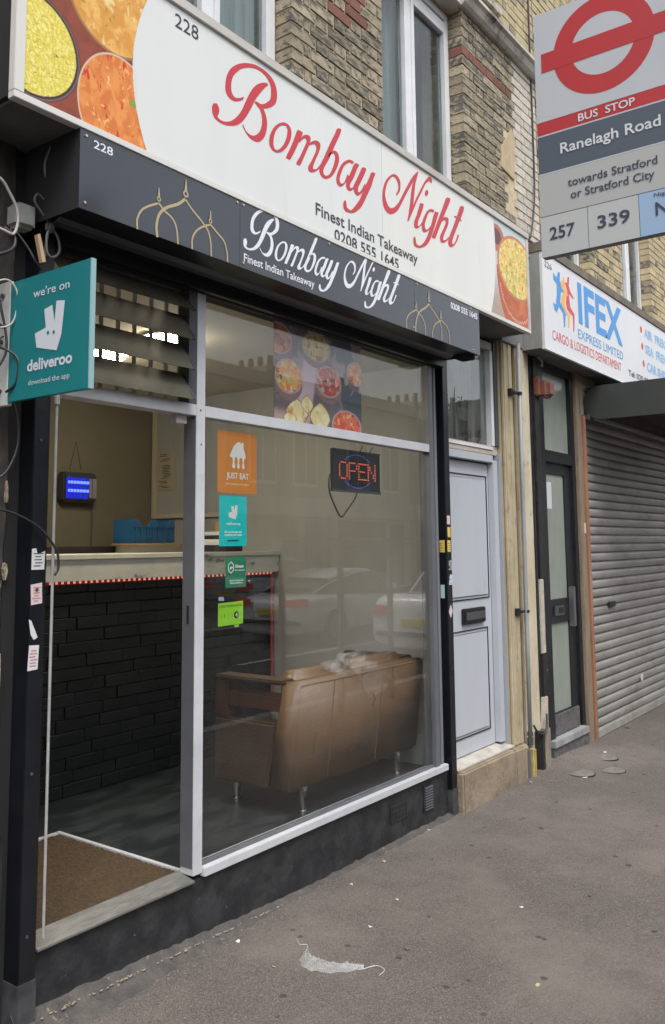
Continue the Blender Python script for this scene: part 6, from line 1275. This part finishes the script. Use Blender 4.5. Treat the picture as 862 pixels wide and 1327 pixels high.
# ------------------------------------------------------------------ the street behind the camera (seen in the window reflections)
def body_section(w, z0, zb, n=0):
    return [(-w*.86, z0), (-w*.98, z0+.10), (-w, z0+.30), (-w*.97, zb-.10), (-w*.88, zb), (-w*.45, zb+.02), (w*.45, zb+.02), (w*.88, zb), (w*.97, zb-.10), (w, z0+.30), (w*.98, z0+.10), (w*.86, z0)]
def loft(g, secs, cap=True):
    n = len(secs[0][1]); vs = [(x, a, b) for x, s in secs for a, b in s]; k = len(secs)
    fs = [(i*n+j, i*n+(j+1) % n, (i+1)*n+(j+1) % n, (i+1)*n+j) for i in range(k-1) for j in range(n)]
    if cap: fs += [tuple(range(n))[::-1], tuple((k-1)*n+j for j in range(n))]
    g.add(vs, fs)
def car(name, label, X, Yc, L, Wd, H, paint, kind):
    """rear bumper at X, nose towards +X"""
    t = thing(name, label, 'car', (X, Yc, -.12), 'cars parked along the street'); w = Wd/2; z0 = .18
    def pt(x, y, z): return (X+x, Yc+y, z-.12)
    if kind == 'coupe': bp = [(0, .86, .60), (.06, .92, .80), (.35, .97, .90), (1.1, 1, .90), (2.2, .97, .86), (3.1, 1, .82), (3.9, .96, .74), (L-.12, .88, .60), (L, .78, .48)]; gp_ = [(.45, .80, .90, .92), (1.1, .86, .88, 1.16), (1.9, .86, .86, H), (2.5, .86, .85, H-.01), (3.1, .84, .84, 1.0), (3.35, .80, .82, .84)]
    elif kind == 'saloon': bp = [(0, .88, .74), (.05, .95, .98), (.30, .98, 1.02), (1.0, 1, 1.01), (2.2, 1, .96), (3.2, 1, .93), (4.0, .96, .84), (L-.12, .90, .70), (L, .80, .55)]; gp_ = [(.75, .80, 1.0, 1.01), (1.35, .86, .97, H-.06), (1.9, .86, .96, H), (2.5, .86, .95, H-.02), (3.0, .84, .94, H-.16), (3.5, .80, .92, .95)]
    else: bp = [(0, .88, .70), (.06, .95, .98), (.30, .98, 1.02), (1.1, 1, .98), (2.2, 1, .96), (3.2, 1, .93), (3.9, .96, .84), (L-.12, .90, .70), (L, .80, .55)]; gp_ = [(.12, .84, .98, 1.0), (.55, .86, .97, H-.08), (1.1, .86, .96, H), (2.0, .86, .95, H), (2.6, .84, .94, H-.10), (3.25, .80, .92, .95)]
    g = G(); loft(g, [(x, body_section(w*a, z0, zb)) for x, a, zb in bp]); g.v = [pt(*v) for v in g.v]; b = obj('body', g, paint, t, smooth=True, bevel=0)
    m_ = b.modifiers.new('sub', 'SUBSURF'); m_.levels = m_.render_levels = 2
    g = G(); loft(g, [(x, [(-w*a, zb-.05), (-w*a*.95, zb+.02), (-w*a*.80, zr-.06), (-w*a*.62, zr), (w*a*.62, zr), (w*a*.80, zr-.06), (w*a*.95, zb+.02), (w*a, zb-.05)]) for x, a, zb, zr in gp_]); g.v = [pt(*v) for v in g.v]
    gl = obj('glasshouse', g, mat('car_glass', (.02, .025, .03), .05, spec=.9), t, smooth=True); m_ = gl.modifiers.new('sub', 'SUBSURF'); m_.levels = m_.render_levels = 2
    r_ = [q for q in gp_ if q[3] > H-.2]; g = G(); loft(g, [(x, [(-w*a*.70, zr-.04), (-w*a*.62, zr+.010), (0, zr+.022), (w*a*.62, zr+.010), (w*a*.70, zr-.04)]) for x, a, zb, zr in r_], False); g.v = [pt(*v) for v in g.v]
    obj('roof', g, paint, t, smooth=True)
    for s in (-1, 1):
        g = G()
        for i in range(len(gp_)-1):
            x, a, zb, zr = gp_[i]; x2, a2, zb2, zr2 = gp_[i+1]
            g.tube([pt(x, s*w*a*.80, zr-.045), pt(x2, s*w*a2*.80, zr2-.045)], .022, 6)
        obj('roof_rail', g, paint, t)
        g = G().add([pt(-.012, s*w*.45, .70), pt(-.012, s*w*.84, .70), pt(.10, s*w*.93, .72), pt(.10, s*w*.93, .84), pt(.0, s*w*.84, .86), pt(-.01, s*w*.45, .82)], [(0, 1, 4, 5), (1, 2, 3, 4)])
        obj('tail_light', g, mat('tail_light', (.45, .02, .015), .2, emit=(1, .05, .03), estr=.15), t)
        g = G().ellipsoid(pt(L-.12, s*w*.66, .66), (.12, .16, .08), 12, 8); obj('headlight', g, mat('headlight', (.6, .6, .62), .1), t)
        g = G().box(*[c for pr_ in ((X+2.6, X+2.75), (Yc+s*w, Yc+s*(w+.16)), (.80, .92)) for c in pr_]); obj('wing_mirror', g, paint, t, bevel=.03)
        for xw in (.85, L-.90):
            g = G().cyl(pt(xw, s*(w-.20), .32), pt(xw, s*(w+.005), .32), .32, 28); wh_ = obj('wheel', g, mat('tyre', (.015, .015, .015), .85), t)
            g = G().cyl(pt(xw, s*(w+.004), .32), pt(xw, s*(w+.012), .32), .21, 20); obj('rim', g, mat('alloy', (.45, .45, .46), .3, metal=.9), wh_)
    g = G().box(X-.02, X-.005, Yc-.26, Yc+.26, .42, .53); obj('number_plate', g, mat('plate_yellow', (.65, .50, .05), .4), t)
    g = G().box(X-.03, X+.02, Yc-w*.8, Yc+w*.8, .26, .33); obj('rear_bumper_strip', g, M['blacksteel'], t)
    if kind == 'coupe':
        g = G()
        for i in range(6): g.box(X+.30+.07*i, X+.32+.07*i, Yc-.45, Yc+.45, .80+.012*i, .815+.012*i)
        obj('engine_grille', g, M['blacksteel'], t)
pw1 = mat('white_car_paint', (.70, .71, .73), .15, coat=.6); pw2 = mat('silver_car_paint', (.50, .52, .55), .2, metal=.4, coat=.6)
car('parked_car', 'white saloon parked at the near kerb, mirrored at the right of the window', 11.75, -4.15, 4.5, 1.78, 1.42, pw1, 'saloon')
car('parked_car', 'silver grey sports coupe with slatted engine lid, mirrored in the window above the sofa', 12.2, -7.5, 4.6, 1.84, 1.32, mat('pale_car_paint', (.62, .64, .67), .15, coat=.6), 'coupe')
car('parked_car', 'silver car parked farther off, mirrored faintly behind the coupe', 16.2, -12.3, 4.3, 1.78, 1.45, pw2, 'hatch')

# grey steel frame of the shelter by the kerb
t = thing('bus_shelter', 'grey steel shelter frame by the kerb, mirrored in the window as dark posts', 'shelter', (7.3, -2.42, 0))
sm_ = mat('shelter_steel', (.13, .135, .14), .5)
for x in (6.41, 7.36, 8.31, 9.26): obj('post', G().box(x-.027, x+.027, -2.45, -2.40, 0, 1.74), sm_, t, bevel=.004)
obj('top_rail', G().box(6.38, 9.29, -2.445, -2.405, 1.7405, 1.765), sm_, t); obj('lower_rail', G().box(6.44, 9.23, -2.435, -2.415, 1.690, 1.705), sm_, t)

hb = mat('london_stock', (.30, .27, .22), .9, (.20, .18, .15), 2, 6, bump=.3, bscale=20); hs_ = mat('slate_roof', (.07, .075, .085), .7, (.10, .10, .11), 3); hr = mat('painted_render', (.50, .50, .49), .8, (.40, .40, .39), 1.5)
dgl = mat('distant_window', (.04, .05, .06), .08, spec=.8)
def opposite_house(X, mm, label):
    t = thing('opposite_house', label, 'house', (X, -15, 0), 'terrace on the far side of the street'); W_ = 5.3
    obj('wall', G().box(X+.01, X+W_-.01, -23, -15, 0, 6.9), mm, t)
    g = G().add([(X, -14.85, 6.9), (X+W_, -14.85, 6.9), (X+W_, -19, 7.5), (X, -19, 7.5), (X, -23, 6.9), (X+W_, -23, 6.9)], [(0, 1, 2, 3), (3, 2, 5, 4), (0, 3, 4), (1, 5, 2)]); obj('roof', g, hs_, t)
    obj('parapet', G().box(X+.01, X+W_-.01, -14.99, -14.8, 6.75, 7.15), hr, t)
    ch_ = obj('chimney', G().box(X-.35, X+.35, -19.5, -17.6, 6.9, 8.3), mm, t)
    for i in range(4): obj('chimney_pot', G().cyl((X, -19.2+.48*i, 8.3), (X, -19.2+.48*i, 8.72), .13, 10, .10), mat('terracotta', (.35, .17, .10), .8), ch_)
    for x, z in ((.9, 3.6), (3.1, 3.6)):
        w_ = obj('window', G().box(X+x, X+x+1.3, -14.97, -14.9, z, z+2.0), M['white'], t); obj('pane', G().box(X+x+.08, X+x+.61, -14.895, -14.88, z+.1, z+1.9).box(X+x+.69, X+x+1.22, -14.895, -14.88, z+.1, z+1.9), dgl, w_)
    obj('shop_fascia', G().box(X+.15, X+W_-.15, -14.97, -14.7, 2.6, 3.2), hr, t)
    obj('shop_window', G().box(X+.4, X+3.4, -14.97, -14.92, .6, 2.5), dgl, t); obj('door', G().box(X+3.8, X+4.7, -14.97, -14.92, .1, 2.4), M['darkgrey'], t)
    return t
h1 = opposite_house(-18, hb, 'brick terrace house with shopfront across the street'); h2 = opposite_house(-12.7, hr, 'rendered terrace house with shopfront across the street')
for i in range(2, 15):
    c = copy_tree(h1 if i % 2 else h2); c.location = (-18+5.3*i, -15, 0)
# street tree
t = thing('street_tree', 'leafy street tree on the far pavement, mirrored in the fanlight', 'tree', (27, -11.5, 0))
obj('trunk', G().tube([(27, -11.5, 0), (27.05, -11.5, 2), (26.95, -11.45, 4), (27, -11.5, 6)], .17, 10, True, .07), mat('bark', (.12, .10, .08), .9, bump=.5), t)
rn = random.Random(99); g = G()
for i in range(10):
    a = rn.uniform(0, 6.28); g.tube([(27, -11.5, 3.4+.25*i), (27+.9*math.cos(a), -11.5+.9*math.sin(a), 4.2+.28*i), (27+1.5*math.cos(a), -11.5+1.5*math.sin(a), 4.9+.28*i)], .05, 5, True, .015)
obj('limbs', g, mat('bark', (0, 0, 0)), t)
g = G()
for i in range(1500):
    a = rn.uniform(0, 6.28); b = rn.uniform(-1, 1); rr_ = rn.random()**.4*(1.0+.3*math.sin(a*3)+.4*math.sin(b*5)); c = Vector((27.0+rr_*math.cos(a)*math.sqrt(1-b*b), -11.5+rr_*math.sin(a)*math.sqrt(1-b*b), 5.8+rr_*b*1.1))
    n1 = Vector((rn.gauss(0, 1), rn.gauss(0, 1), rn.gauss(0, 1))).normalized(); n2 = n1.orthogonal().normalized(); s_ = rn.uniform(.05, .10); n3 = n1.cross(n2)
    g.add([c-n2*s_, c+n3*s_*.6, c+n2*s_, c-n3*s_*.6], [(0, 1, 2, 3)])
obj('crown', g, mat('leaves', (.06, .10, .03), .6, (.09, .13, .04), 3), t, kind='stuff', fix=False)
